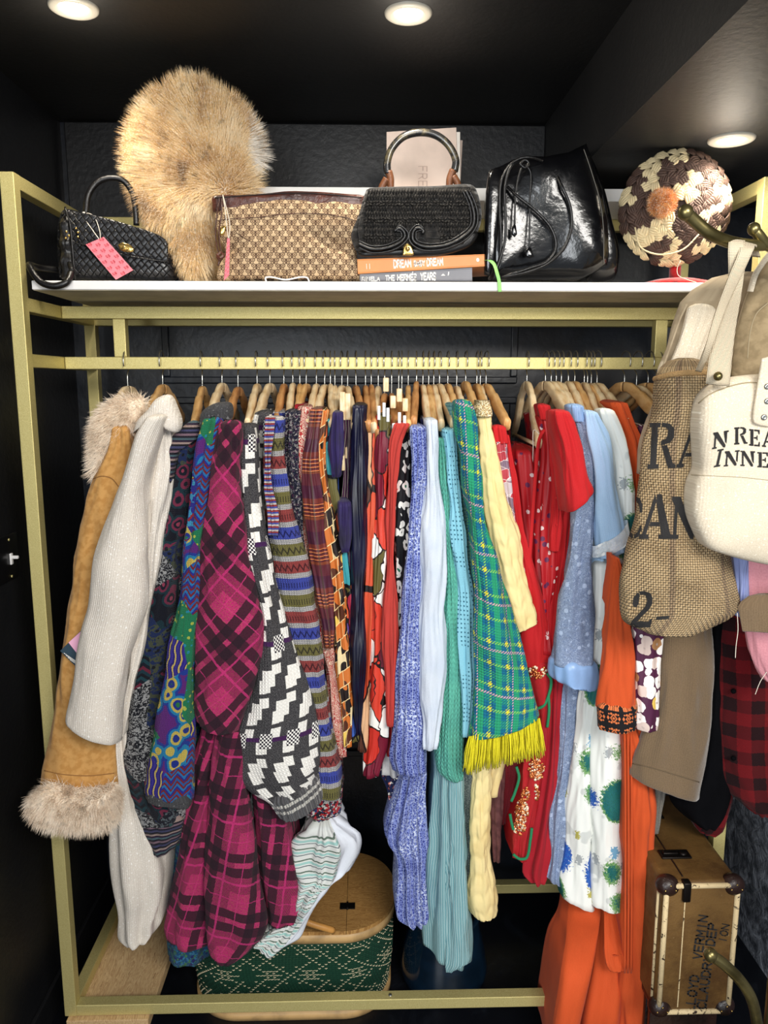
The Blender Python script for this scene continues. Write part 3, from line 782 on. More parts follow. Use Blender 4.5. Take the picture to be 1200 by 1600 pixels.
# ---- books
PAPER = plain('book_paper', (222, 208, 176), .8, var=.1)
def m_plainbook(n, c): return plain(n, c, .45, var=.06)
def book(label, q, Yf, dp, thick_mat, title, tm, yaw=0, group=None, squash=1):
    "q: spine corners TL,TR,BR,BL in the photo at plane Yf"
    TL, TR, BR, BL = [at(x, y, Yf) for x, y in q]
    t = thing('book', label, 'book', (BL+BR)/2, group)
    back = Vector((sin(yaw), cos(yaw), 0))*dp
    def slab(nm, c8, mt):
        bm = bmesh.new(); vs = [bm.verts.new(c) for c in c8]
        for f in ((0, 1, 2, 3), (4, 7, 6, 5), (0, 4, 5, 1), (1, 5, 6, 2), (2, 6, 7, 3), (3, 7, 4, 0)): bm.faces.new([vs[i] for i in f])
        bmesh.ops.recalc_face_normals(bm, faces=bm.faces); bmesh.ops.bevel(bm, geom=bm.edges[:], offset=.0006, segments=1, affect='EDGES')
        return obj(nm, bm, mt, t, False)
    up = (TL-BL).normalized(); c = .0025
    def ex(p): return p+back
    slab('cover', [TL, TR, TR-up*c, TL-up*c, ex(TL), ex(TR), ex(TR)-up*c, ex(TL)-up*c], thick_mat)
    slab('cover', [BL+up*c, BR+up*c, BR, BL, ex(BL)+up*c, ex(BR)+up*c, ex(BR), ex(BL)], thick_mat)
    b2 = back.normalized()*.003
    slab('spine', [TL-up*c, TR-up*c, BR+up*c, BL+up*c, TL-up*c+b2, TR-up*c+b2, BR+up*c+b2, BL+up*c+b2], thick_mat)
    xd = (TR-TL).normalized()*.003
    slab('pages', [TL-up*c+b2+xd, TR-up*c+b2-xd, BR+up*c+b2-xd, BL+up*c+b2+xd, ex(TL)-up*c+xd-b2, ex(TR)-up*c-xd-b2, ex(BR)+up*c-xd-b2, ex(BL)+up*c+xd-b2], PAPER)
    def pl(x, y): return BL.lerp(BR, x).lerp(TL.lerp(TR, x), y) + Vector((0, -.0004, 0)) - back.normalized()*.0003
    polys = []
    asp = (TR-TL).length/(TL-BL).length
    for s, x0, y0, cw, ch, w in title:
        x = x0
        for chh in s:
            if chh in SANS:
                for P in strokes(SANS[chh], w): polys.append([(x+a*cw*.78, y0+b*ch) for a, b in P])
            x += cw if chh != 'I' else cw*.8
            if chh == ' ': x -= cw*.3
    lettering('title', polys, pl, tm, t)
    return t, pl
ORG = m_plainbook('orange_cover', (238, 152, 84)); GRY = m_plainbook('grey_cover', (128, 128, 134)); WINK = plain('white_ink', (250, 246, 238), .6)
t, pl = book('orange paperback titled DREAM BABY DREAM under the crochet handbag', [(558, 405), (757, 397), (758, 416), (559, 428)], 1.765, .16, ORG,
    [('DREAM', .285, .3, .028, .5, .3), ('BABY', .445, .33, .022, .35, .36), ('DREAM', .545, .3, .026, .5, .3), ('II', .06, .3, .03, .34, .14)], WINK, .25)
lettering('emblem', [[(.945+.012*cos(a*pi/8), .55+.16*sin(a*pi/8)) for a in range(16)]], pl, WINK, t)
t, pl = book('grey hardback titled THE HERMÈS YEARS, lowest book under the crochet handbag', [(562, 428.5), (738, 418), (738, 438.8), (562, 438.8)], 1.762, .17, GRY,
    [('RGIELA', .02, .02, .028, .5, .28), ('THE', .23, .06, .028, .56, .3), ('HERMES', .335, .06, .029, .6, .3), ("'", .455, .24, .03, .5, .24), ('YEARS', .70-.16, .1, .028, .62, .3)], WINK, .1)
lettering('emblem', [[(.72, .45), (.76, .45), (.74, .62)], [(.78, .45), (.79, .45), (.795, .75), (.785, .75)]], pl, WINK, t)
gr = obj('ribbon_bookmark', T([at(757, 407, 1.768), at(765, 407, 1.75), at(772, 413, 1.742), at(777, 428, 1.729), at(780, 440, 1.728), at(781, 456, 1.727)], .0038, n=30, flat=.18, up=(1, -.2, 0)), plain('lime_ribbon', (150, 222, 118), .5))
tag(gr, 'lime green ribbon hanging from the orange book over the shelf edge', 'ribbon')
# upright pink book on the upper board
CREAM = m_plainbook('blush_cover', (234, 210, 194))
t = thing('book', 'blush pink book standing upright on the upper shelf behind the handbag handle', 'book', at(660, 292, 2.0))
quadslab('cover', [(604, 206), (713, 199), (716, 294), (604, 294)], 2.0, .0025, CREAM, t)
quadslab('pages', [(610, 208), (719, 206), (719, 294), (606, 294)], 2.003, .03, plain('white_pages', (240, 232, 222), .8), t)
quadslab('cover', [(612, 210), (723, 219), (719, 294), (608, 294)], 2.034, .0025, CREAM, t)
polys = []
for i, ch in enumerate('FREE'):
    for P in strokes(SANS[ch], .12): polys.append([(663-9+b*13, 260+i*11.5+a*8) for a, b in P])
lettering('title', polys, lambda x, y: at(x, y, 1.9988), plain('blush_emboss', (196, 168, 152), .5), t)

# ---- crochet handbag
def m_crochet():
    M = Mt('black_crochet', 'UV'); 
    z = M.v*38; sel = z.fr() > .5
    a = (M.u*230+M.noise(60, 2)*2); v1 = (a).sin()*.5+.5; v2 = ((M.u*150+M.v*240).sin()*(M.u*150-M.v*240).sin())*.5+.5
    h = sel*v1+(1-sel)*v2
    return M.out(M.mix((8, 7, 7), (44, 40, 36), h*M.noise(400, 2)*1.6), .75, h+M.noise(300, 3)*.4, .004, 0, .3, .3)
CRO = m_crochet()
cr = thing('handbag', 'black crochet handbag with arched handle and scrolled leather trim, on the orange book', 'handbag', at(655, 398, 1.85))
Yk = 1.775
def crd(x, z, f):
    s = floor(z*38+.0) % 2
    return .0022*abs(sin(x*170+ (z*30)))*(1 if (z*38) % 1 > .5 else .7) + .0015*sin(x*150+z*240)*sin(x*150-z*240)
def crochet_stitches(par):
    bm = bmesh.new(); rows = []; y = 299
    while y < 378:
        kind = int((y-296)/13) % 2
        xl = 577 - (y-296)*.12 if y < 340 else 572-(y-340)*.05; xr = 738 if y < 310 else 744+min(6, (y-310)*.2)
        if y > 350: xr = 744-(y-350)*.7
        x = xl
        while x < xr:
            Y = Yk-.030-.004*random.random()
            if abs(x-657) < 38 - 0 and y > 352 and abs(x-657) < 30: x += 4; continue
            p = at(x+random.uniform(-.6, .6), y+random.uniform(-.6, .6), Y)
            if kind == 0: d = Vector((.0015, 0, .0055))
            else: d = Vector((random.choice((-1, 1))*.004, 0, .0022))
            tube(bm, [p-d, p+Vector((0, -.0025, 0)), p+d], [.0014, .0024, .0012], seg=6, n=4)
            x += 4.3 if kind == 0 else 5
        y += 8.5 if kind == 0 else 4.5
    return obj('crochet_stitches', bm, CROS, par, kind='stuff')
CROS = plain('black_crochet_yarn', (26, 23, 20), .7, bs=900, bd=.0006)
cbk = pillow('bag_body', poly_smooth([(556, 392), (548, 370), (560, 335), (572, 300), (578, 297), (620, 295), (680, 294), (730, 291), (741, 296), (750, 325), (750, 350), (740, 372), (715, 388), (690, 396), (655, 399), (600, 399)], 110), Yk+.02, .095, CRO, cr, rings=12, p=4)
pillow('flap_panel', poly_smooth([(562, 380), (560, 355), (573, 305), (578, 297), (620, 295), (680, 294), (732, 291), (738, 300), (746, 330), (744, 352), (730, 372), (700, 384), (672, 383), (657, 372), (640, 384), (600, 388)], 110), Yk-.022, .02, CRO, cr, rings=8, p=5)
crochet_stitches(cr)
trimY = Yk-.036
for k, (dx, r) in enumerate(((0, .0036), (5.5, .0022), (-5, .0018))):
    s = dx
    ptube('leather_trim', [(728+s, 298), (737+s, 318), (741+s, 338), (738+s*.9, 355+s*.3), (722+s*.7, 371+s*.8), (700, 382+s), (676, 386+s), (658-s*.3, 384+s), (646-s*.9, 376+s*.4), (645-s, 364), (650, 357-s), (658+s*.2, 357-s*.6), (662, 362), (659, 365)], trimY, r, LBLK, cr, n=90)
    ptube('leather_trim', [(560, 381+s), (580, 389+s), (602, 388+s), (621+s*.3, 381+s), (632+s*.9, 371+s*.3), (631+s, 362), (624, 357-s*.8), (616, 361)], trimY, r, LBLK, cr, n=70)
pillow('leather_base', poly_smooth([(560, 392), (600, 393), (640, 386), (650, 380), (668, 390), (700, 388), (725, 376), (742, 360), (748, 365), (738, 382), (712, 394), (680, 400), (600, 401), (562, 400)], 70), Yk-.018, .02, LBLK, cr, rings=6)
pillow('clasp', poly_smooth([(629, 399), (631, 385), (636, 381), (642, 384), (646, 398)], 24), trimY-.004, .006, BRASS, cr, rings=4, p=5)
stringball(637, 389, trimY-.008, .0055, BRASS, cr, 'clasp_stud')
WOODH = plain('brown_wood_ferrule', (104, 64, 40), .45, bs=60, bd=.003)
def m_marble():
    M = Mt('dark_mottled_handle', 'O'); n = M.noise(40, 5, dist=1); return M.out(M.mix((30, 30, 32), (92, 84, 62), n.soft(.45, .75)), .25, None, 0, 0, 0, .6, coat=.6)
ptube('handle', [(606, 272), (605, 255), (612, 233), (630, 214), (655, 207), (680, 211), (700, 226), (712, 250), (710, 268)], Yk+.01, .0082, m_marble(), cr, n=70, seg=14)
for a in ([(607, 268), (610, 280), (610, 298)], [(604, 280), (598, 290), (595, 297)], [(708, 266), (703, 280), (702, 297)], [(708, 276), (714, 285), (716, 293)]):
    ptube('handle_ferrule', a, Yk+.01, [.0085, .0075], WOODH, cr, n=10)

# ---- black leather bucket bag
bb_ = thing('bucket_bag', 'shiny black leather drawstring bucket bag leaning on the shelf', 'handbag', at(860, 438, 1.87))
Yq = 1.80
def bqd(x, z, f):
    return .010*nz(x*6, z*5, 3) + .006*sin(x*24+z*9) + .004*nz(x*14, z*4, 9)
bq = pillow('bag_body', densify([(764, 268), (780, 262), (800, 252), (818, 248), (846, 251), (882, 244), (911, 229), (922, 262), (936, 310), (944, 350), (946, 400), (944, 417), (925, 428), (905, 437), (800, 438), (765, 436), (756, 400), (758, 320)], 5), Yq+.02, .11, PATENT, bb_, rings=14, p=4.5, disp=bqd)
pillow('side_gusset', poly_smooth([(912, 233), (926, 262), (940, 300), (952, 350), (963, 395), (963, 415), (955, 438), (920, 438), (925, 380), (915, 300)], 60), Yq+.055, .08, PATENT, bb_, rings=8, p=4)
pillow('front_fold', poly_smooth([(759, 300), (765, 268), (778, 262), (788, 275), (784, 320), (776, 380), (768, 430), (757, 430)], 50), Yq-.03, .03, PATENT, bb_, rings=8, p=3)
surf_tube('edge_stitch', [(912, 234), (924, 270), (937, 315), (942, 355), (943, 412)], bq, .0008, plain('grey_thread', (120, 116, 108), .7), bb_, off=.001)
Ys = Yq-.048
ptube('shoulder_strap', [(848, 251, Ys+.01), (830, 246), (812, 248), (795, 260), (783, 285), (781, 330), (783, 375), (780, 405), (774, 425), (775, 437)], Ys, .0031, LBLK, bb_, n=80)
ptube('shoulder_strap', [(820, 250, Ys+.01), (800, 258), (789, 290), (790, 340), (789, 375), (783, 400), (776, 420), (772, 436)], Ys-.004, .0031, LBLK, bb_, n=80)
ptube('shoulder_strap', [(793, 292, Ys+.01), (810, 308), (835, 328), (858, 352), (868, 375), (866, 395), (852, 410), (830, 418), (800, 428), (768, 438, Ys+.02)], Ys-.004, .0034, LBLK, bb_, n=90)
ptube('shoulder_strap', [(869, 272, Ys+.015), (877, 290), (890, 320), (893, 350), (885, 380), (870, 400), (850, 415), (820, 426), (790, 432), (770, 438, Ys+.02)], Ys-.008, .0034, LBLK, bb_, n=90)
obj('eyelet', lathe(bmesh.new(), [(.004, 0), (.0065, .002), (.008, .0005), (.008, -.002)], seg=20, M=Matrix.Translation(at(869, 271, Ys+.008)) @ Matrix.Rotation(pi/2, 4, 'X')), LBLK, bb_)
ptube('drawstring', [(818, 256), (812, 270), (806, 300), (804, 352)], Ys-.002, .0021, LBLK, bb_, n=40)
ptube('drawstring', [(820, 256), (829, 270), (828, 310), (827, 388)], Ys-.002, .0021, LBLK, bb_, n=40)
ptube('drawstring', [(812, 256), (820, 262), (826, 255), (820, 250), (813, 256)], Ys-.004, .003, LBLK, bb_, n=24)
pillow('drawstring_end', [(800, 352), (806, 352), (808, 366), (804, 371), (799, 366)], Ys-.004, .008, PATENT, bb_, rings=4)
pillow('drawstring_end', [(822, 388), (830, 387), (834, 401), (827, 404), (821, 401)], Ys-.004, .009, PATENT, bb_, rings=4)

# ---- red velvet stand and straw hat
RED = Mt('red_velvet', 'O'); RED = RED.out(RED.mix((190, 16, 20), (120, 6, 10), RED.noise(80, 4).soft(.4, .7)), .7, RED.noise(200, 3), .001, 0, .6)
hs = thing('hat_stand', 'red velvet stand holding the straw hat at the right end of the shelf', 'stand', at(1054, 438, 1.83))
c = at(1054, 438, 1.83); c.z = ZSH
obj('stand_base', lathe(bmesh.new(), [(0, 0), (.078, 0), (.081, .004), (.078, .010), (.05, .017), (.02, .02), (0, .021)], c=c, seg=40), RED, hs)
obj('stand_post', lathe(bmesh.new(), [(0, .018), (.013, .018), (.013, .14), (0, .142)], c=c, seg=20), RED, hs)
ptube('thread', [(1063, 408, 1.75), (1058, 420, 1.75), (1060, 430, 1.745), (1075, 437, 1.74), (1088, 441, 1.738)], 0, .0007, STRING, hs, n=20, seg=5)
sh = thing('straw_hat', 'plaited brown and cream straw hat with orange pompom, on the red stand', 'hat', at(1053, 410, 1.83))
STB = plain('brown_straw', (78, 56, 46), .6, bs=300, bd=.002, var=.4); STC = plain('cream_straw', (224, 204, 160), .55, bs=300, bd=.002, var=.18)
hc = at(1053, 327, 1.80)
tilt = Matrix.Translation(hc) @ Matrix.Rotation(radians(-6), 4, 'Z') @ Matrix.Rotation(radians(98), 4, 'X')
R0 = .118
def dome(r):  # height toward the viewer
    x = r/R0; return .040*sqrt(max(0, 1-x**3.2)) 
bm = lathe(bmesh.new(), [(0, dome(0)-.004)]+[(R0*.97*i/12, dome(R0*.97*i/12)-.004) for i in range(1, 13)]+[(R0*.95, -.02), (R0*.8, -.035), (0, -.04)], seg=48, M=tilt)
obj('hat_crown', bm, plain('dark_straw_core', (58, 42, 34), .7), sh)
def leafmesh(nm, mt):
    bm = bmesh.new()
    for s in range(4):
        ox = (s-1.5)*.0034; P = [Vector((ox*.3, -.017, -.001)), Vector((ox*1.2, -.008, .004)), Vector((ox*1.5+.0005, .003, .006)), Vector((ox*1.2, .012, .004)), Vector((ox*.3, .021, -.001))]
        tube(bm, P, [.0006, .0024, .0030, .0024, .0003], seg=6, n=4, flat=.6, up=(1, 0, .2))
    me = bpy.data.meshes.new(nm); bm.to_mesh(me); bm.free(); me.materials.append(mt)
    me.polygons.foreach_set('use_smooth', [True]*len(me.polygons)); return me
LB = leafmesh('straw_plait', STB); LC = leafmesh('straw_plait', STC)
cnt = 0; ring_r = .026
rr = random.Random(3)
while ring_r < R0+.004:
    nn = max(5, int(2*pi*ring_r/.0195)); 
    for k in range(nn):
        a = 2*pi*(k+.5*(cnt % 2))/nn + rr.uniform(-.04, .04)
        cream = nz(cos(a)*ring_r*22+4, sin(a)*ring_r*22, 1.7) + (.12 if ring_r > .09 and (k % 3) else -.02) + rr.uniform(-.3, .3) > 0.06
        o = bpy.data.objects.new('straw_plait', LC if cream else LB); COL.objects.link(o); o.parent = sh
        r_ = ring_r; z = dome(min(r_, R0*.995)) ; slope = atan2(dome(min(R0*.99, r_+.003))-dome(max(0, r_-.003)), .006)
        if r_ > R0*.97: slope = -1.35; z = .004
        dirn = (.6 if cnt % 2 else -.6)
        Mx = tilt @ Matrix.Rotation(a, 4, 'Z') @ Matrix.Translation((r_, 0, z)) @ Matrix.Rotation(-slope, 4, 'Y') @ Matrix.Rotation(dirn+rr.uniform(-.25, .25), 4, 'Z') @ Matrix.Diagonal((rr.uniform(.9, 1.25), rr.uniform(.85, 1.15), 1, 1))
        o.matrix_parent_inverse = WM(sh).inverted(); loc, rot, scl = Mx.decompose(); o.location = loc; o.rotation_mode = 'XYZ'; o.rotation_euler = rot.to_euler(); o.scale = scl
    ring_r += .0145; cnt += 1
ptube('straw_cord', [(1082, 262), (1100, 278), (1110, 305), (1110, 330), (1104, 352)], 1.752, .0018, STC, sh)
ptube('straw_cord', [(992, 355), (1000, 385), (1020, 396), (1045, 397), (1070, 388), (1092, 366)], 1.752, .0018, STC, sh)
pm = thing('x', 'x', 'x') if False else None
b = bmesh.new(); bmesh.ops.create_icosphere(b, subdivisions=3, radius=.024, matrix=Matrix.Translation(at(1035, 317, 1.745)))
PM = m_fur('orange_pompom_fibre', [(.3, (150, 84, 40)), (.5, (214, 140, 78)), (.7, (236, 180, 112))], 40)
po = obj('pompom', b, PM, sh)
pf = fur('pompom_fibres', rope_emit(po, lambda p: Vector()), PM, po, length=.012, width=.0006, n=2600, grav=0, jitter=.25, segs=1)
# ================================================================ fabrics (all in metres along the cloth: u round, v down)
def m_tweed(name, a, b, sc=500, fine=None, rough=.9, bd=.0008, k=.5, sheen=.04):
    M = Mt(name); n = M.noise(sc, 3); c = M.mix(a, b, n.soft(.4, .62)*k)
    if fine: c = M.mix(c, fine, M.noise(sc*.45, 2).soft(.62, .68))
    c = M.mix(c, tuple(x*.8 for x in a), M.noise(9, 4).soft(.45, .75)*.35)
    return M.out(c, rough, n + (M.u*sc*3).sin()*.2, bd, 0, sheen, .2)
SUEDE = m_tweed('tan_suede', (198, 150, 88), (176, 126, 66), 60, None, .9, .0006, .8, .1)
CREAMW = m_tweed('cream_boucle_wool', (226, 218, 206), (204, 194, 182), 420, (250, 247, 242), .85, .0012, .7)
CUFFL = plain('grey_lining', (120, 112, 106), .7)
def m_ramp_voro(name, sc, cols, knitk=(260, 210), det=.5, dark=None, sy=1.0, dist=.02, rough=.85, bd=.0018):
    M = Mt(name); w = M.noise(30, 2)*dist
    vec = M.xyz(M.u+w, (M.v+w*1.3)*sy)
    r = M.sep(M.vor(sc, vec, out=1)); n = len(cols)
    c = M.ramp(r, [(i/n, x) for i, x in enumerate(cols)])
    if dark: 
        e = M.vor(sc*3.1, vec, 'F1', 0); c = M.mix(c, dark, e.soft(.42, .5)*det)
        e2 = M.sep(M.vor(sc*5.3, vec, out=1)); c = M.mix(c, M.ramp(e2, [(i/n, x) for i, x in enumerate(cols[::-1])]), (M.vor(sc*5.3, vec) < .3)*.8)
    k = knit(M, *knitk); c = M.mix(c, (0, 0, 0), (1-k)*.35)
    return M.out(c, rough, k, bd, 0, .05, .2)
def m_motifs(name, kind):
    M = Mt(name); w = M.noise(25, 2)*.012; u = M.u+w; v = M.v+w*1.4
    reg = M.sep(M.vor(15, M.xyz(u, v*.8), out=1)); rnd = M.sep(M.vor(24, M.xyz(u, v), out=1))
    def rings(sc, cols):
        e = M.vor(sc, M.xyz(u, v*.9)); n = len(cols); return M.ramp((e*1.25).mn(.999), [(i/n, c) for i, c in enumerate(cols)])
    def zig(per, k, cols):
        n = len(cols); return M.ramp(((v+(u*k).tri()*.016)/per).fr(), [(i/n, c) for i, c in enumerate(cols)])
    def waves(per, cols):
        n = len(cols); return M.ramp(((u+(v*150).sin()*.0022)/per).fr(), [(i/n, c) for i, c in enumerate(cols)])
    if kind == 'bright':
        A_ = rings(26, [(40, 120, 70), (30, 50, 140), (206, 184, 90), (36, 130, 176), (34, 60, 150), (96, 40, 120)])
        B_ = zig(.030, 34, [(120, 36, 46), (40, 120, 180), (44, 44, 140), (120, 36, 46), (34, 96, 168)])
        C_ = waves(.016, [(40, 30, 120), (212, 186, 100), (44, 36, 136), (60, 50, 150)])
        D_ = M.mix((34, 124, 84), (180, 190, 80), M.vor(70, M.xyz(u, v)) < .26); D_ = M.mix(D_, (40, 140, 170), M.vor(60, M.xyz(u+.3, v)) < .2)
        F_ = M.mix((42, 40, 140), (60, 150, 190), M.noise(60, 2).soft(.55, .58)); F_ = M.mix(F_, (150, 40, 50), M.noise(50, 2, M.xyz(u+2, v)).soft(.58, .6))
        c = M.mix(A_, B_, reg > .28); c = M.mix(c, C_, reg > .52); c = M.mix(c, D_, reg > .66); c = M.mix(c, F_, reg > .80)
    else:
        A_ = M.mix((22, 24, 32), (176, 176, 176), M.noise(110, 3, None, .6, 2).soft(.50, .54)*.85)
        B_ = rings(34, [(150, 60, 84), (24, 26, 40), (120, 44, 70), (24, 50, 60), (20, 22, 34)])
        C_ = zig(.040, 22, [(28, 66, 76), (22, 26, 40), (110, 36, 58), (26, 56, 68), (20, 22, 32)])
        D_ = M.mix((30, 44, 84), (70, 76, 60), M.noise(40, 3, None, .6, 2).soft(.5, .54)); D_ = M.mix(D_, (20, 22, 30), M.vor(60, M.xyz(u, v)) < .25)
        F_ = M.mix((24, 26, 38), (96, 106, 112), M.noise(90, 3, None, .5, 1).soft(.5, .56)); F_ = M.mix(F_, (36, 84, 84), M.noise(30, 2).soft(.55, .58))
        c = M.mix(A_, B_, reg > .24); c = M.mix(c, C_, reg > .44); c = M.mix(c, D_, reg > .66); c = M.mix(c, F_, reg > .80)
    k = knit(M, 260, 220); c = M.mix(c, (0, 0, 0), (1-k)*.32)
    return M.out(c, .9, k, .002, 0, .06, .15)
DARKPAT = m_motifs('dark_patchwork_knit', 'dark'); BRIGHT = m_motifs('bright_patterned_knit', 'bright')
def m_finestripe(name, cols, per, bump=True, wave=0, vert=False, rough=.8):
    M = Mt(name); q = (M.u if vert else M.v)
    if wave: q = q + M.noise(12, 2)*wave
    n = len(cols); c = M.ramp((q/per).fr(), [(i/n, x) for i, x in enumerate(cols)])
    h = ((q*(n/per)).tri()*-1+1) if not bump else knit(M, 300, 260)+(q*(n/per)).tri()*.6
    return M.out(M.mix(c, (0, 0, 0), (1-h)*.2), rough, h, .0016, 0, .05, .2)
RIBSTR = m_finestripe('striped_rib_knit', [(24, 22, 34), (120, 96, 108), (26, 24, 40), (60, 62, 96), (22, 20, 30), (148, 128, 122), (40, 26, 48), (70, 92, 100)], .036)
CHARK = m_tweed('charcoal_rib_knit', (66, 66, 68), (34, 34, 36), 300, (120, 120, 120))
def m_plaid(nm='magenta_wool_plaid', ang=45):
    M = Mt(nm); ca = cos(radians(ang)); sa = sin(radians(ang))
    a = M.u*ca+M.v*sa; b = M.v*ca-M.u*sa
    a = a + M.noise(150, 2)*.003; b = b + M.noise(150, 2)*.003
    P = .150
    def bands(q):
        f = (q/P).fr(); wide = f.band(.0, .15).mx(f.band(.24, .40)); thin = f.band(.19, .225)
        half = f.band(.40, .66); return wide, half, f.band(.50, .535).mx(f.band(.80, .815))
    wa, ha, ta = bands(a); wb, hb_, tb_ = bands(b)
    tw = ((M.u*2.2+M.v)*170).fr() > .5
    g = M.mix((184, 40, 106), (156, 32, 88), M.noise(400, 3)); g = M.mix(g, (150, 110, 60), (M.noise(500, 2).soft(.54, .60))*.6)
    d = (wa*.9).mx(wb*.9).mx(ha*tw*.8).mx(hb_*tw*.8) + wa*wb*.1
    c = M.mix(g, (32, 25, 33), d.mn(.97)); c = M.mix(c, (190, 50, 112), ta.mx(tb_)*.75)
    c = M.mix(c, (20, 16, 20), M.noise(260, 4).soft(.5, .75)*.5)
    return M.out(c, .95, M.noise(500, 4), .0016, 0, .05, .15)
PLAID = m_plaid(); PLAID2 = m_plaid('magenta_wool_plaid_upright', 14)
def m_hound():
    M = Mt('grey_white_chunky_tweed_knit'); n = M.noise(500, 4)
    k = 1/.064; x = M.u*k; y = M.v*k*.86
    row = y.fl(); x2 = x + row*.5; fx = x2.fr(); fy = y.fr()
    # puzzle piece: fat square with two arms
    body = fx.band(.12, .60)*fy.band(.22, .72); arm = fx.band(.50, .86)*fy.band(.05, .36); arm2 = fx.band(.0, .26)*fy.band(.52, .92)
    foot = fx.band(.22, .42)*fy.band(.66, .9)
    w = body.mx(arm).mx(arm2).mx(foot)
    wv = ((M.u*110).fr() > .5)*1.0; ww = ((M.v*110).fr() > .5)*1.0
    chk = (wv+ww-wv*ww*2)
    gray = M.mix((78, 76, 78), (30, 30, 33), n.soft(.42, .6)); gray = M.mix(gray, (140, 138, 138), M.noise(700, 2).soft(.6, .66))
    white = M.mix((250, 247, 240), (222, 216, 204), chk*.35)
    third = row.mod(3) < .5
    white = M.mix(white, (36, 28, 42), third*chk.mn(1)*(body))
    c = M.mix(gray, white, w); c = M.mix(c, (66, 34, 78), third*(1-w)*fy.band(.36, .50))
    kn = knit(M, 130, 130)
    return M.out(c, .95, kn*.6+w*(.5+chk*.5)+n*.3, .004, 0, .05, .15)
HOUND = m_hound()
RIBGW = Mt('grey_rib_with_white_rows'); _f = (RIBGW.v/.030).fr(); _c = RIBGW.mix((92, 90, 92), (226, 222, 212), (RIBGW.v < .034)*((RIBGW.v/.017).fr() > .55))
_c = RIBGW.mix(_c, (30, 30, 32), RIBGW.noise(500, 3).soft(.5, .65)*.6)
RIBGW = RIBGW.out(RIBGW.mix(_c, (20, 20, 20), (1-rib(RIBGW, 150))*.35), .95, rib(RIBGW, 150)+RIBGW.noise(400, 2)*.3, .005, 0, .3, .15)
def m_bandknit():
    M = Mt('banded_fair_isle_knit'); P = .118; v = M.v + (M.u*40).sin()*.0008; f = (v/P).fr()
    zz = (M.u*70).tri(); loc = (v/(P/3)).fr()
    base = M.ramp(f, [(0, (70, 82, 176)), (.333, (122, 116, 66)), (.666, (158, 70, 68))])
    dk = M.ramp(f, [(0, (34, 38, 100)), (.333, (64, 60, 40)), (.666, (84, 34, 40))])
    fig = ((loc-.12)*1.6 - zz*.55 - .22).abs() < .14
    fig2 = (M.u*160).fr().band(0, .35)*loc.band(.3, .62)
    alt = (v/P).fl().mod(2)
    c = M.mix(base, dk, fig*(1-alt)+fig2*alt)
    edge = (loc > .74).mx(loc < .04)
    spk = M.mix((206, 202, 200), (88, 88, 98), ((M.u*260).fr() > .5)*((M.v*260).fr() > .5)*1.0)
    c = M.mix(c, spk, edge); kn = knit(M, 170, 190)
    return M.out(M.mix(c, (0, 0, 0), (1-kn)*.3), .95, kn, .0035, 0, .05, .15)
BANDK = m_bandknit()
def m_speckle(name, base, dots, sc, thr=(.5, .6), knitk=None, bd=.0015, rough=.85):
    M = Mt(name); c = M.col(base)
    for i, d in enumerate(dots): c = M.mix(c, d, M.noise(sc*(1+.37*i), 2, M.xyz(M.u+i*3.1, M.v, i)).soft(*thr))
    h = knit(M, *knitk) if knitk else M.noise(sc*2, 3)
    if knitk: c = M.mix(c, (0, 0, 0), (1-h)*.3)
    return M.out(c, rough, h, bd, 0, .05, .2)
MOTTLE = m_speckle('dark_mottled_knit', (26, 28, 50), [(96, 96, 112), (70, 34, 66), (170, 164, 160)], 120, (.56, .62), (200, 200), .003)
FAIRI = m_speckle('nordic_blue_red_knit', (196, 34, 44), [(30, 60, 120), (226, 224, 216), (24, 26, 40)], 70, (.52, .55), (200, 200), .003)
def m_swirl(name, base, cols, sc, lines=None, sy=.5, dist=2.5, lw=.05):
    M = Mt(name); n = M.noise(sc, 1, M.xyz(M.u, M.v*sy), .5, dist); k = (n*7).fr(); cc = [base]+cols; m = len(cc)
    c = M.ramp(k, [(i/m, x) for i, x in enumerate(cc)])
    if lines: c = M.mix(c, lines, ((k*m).fr() < lw*m*.8))
    return M.out(c, .55, M.noise(300, 2), .0004, 0, 0, .35)
REDZIG = m_swirl('red_white_fern_print', (158, 30, 38), [(222, 196, 170), (150, 26, 34), (236, 220, 204), (176, 44, 40)], 34, dist=3)
def m_brownplaid():
    M = Mt('brown_orange_plaid_silk'); f = (M.v/.105).fr(); g = (M.v/.0085).fr()
    c = M.ramp(f, [(0, (92, 36, 40)), (.30, (120, 58, 36)), (.36, (88, 34, 44)), (.62, (70, 24, 46)), (.9, (110, 44, 36))])
    c = M.mix(c, (206, 120, 72), f.band(.0, .32)*(g < .26)); c = M.mix(c, (36, 18, 24), f.band(.02, .34)*g.band(.26, .45)*.8)
    c = M.mix(c, (70, 60, 36), ((M.u/.03).fr() < .12)*.5)
    return M.out(c, .4, M.noise(500, 2), .0003, 0, .05, .4)
BRPLAID = m_brownplaid()
def m_brick(name, cols, line, sx, sy, lw=.1, dist=.006, skew=.6):
    M = Mt(name); w = M.noise(22, 2)*dist; y = (M.v+M.u*skew+w)*sy; r = y.fl(); x = (M.u+w)*sx+r*.5
    cell = M.white(M.xyz(x.fl(), r, 1)); big = M.noise(11, 1, M.xyz(M.u*2, M.v)); n = len(cols)
    c = M.ramp((cell*.35+big*.9).fr(), [(i/n, q) for i, q in enumerate(cols)])
    l = (y.fr() < lw).mx(x.fr() < lw)
    return M.out(M.mix(c, line, l), .5, M.noise(300, 2), .0003, 0, 0, .35)
BRICKP = m_brick('orange_brown_mosaic_print', [(186, 96, 36), (226, 190, 90), (84, 44, 28), (196, 108, 44), (30, 20, 18), (222, 202, 156)], (236, 206, 150), 44, 26, .06)
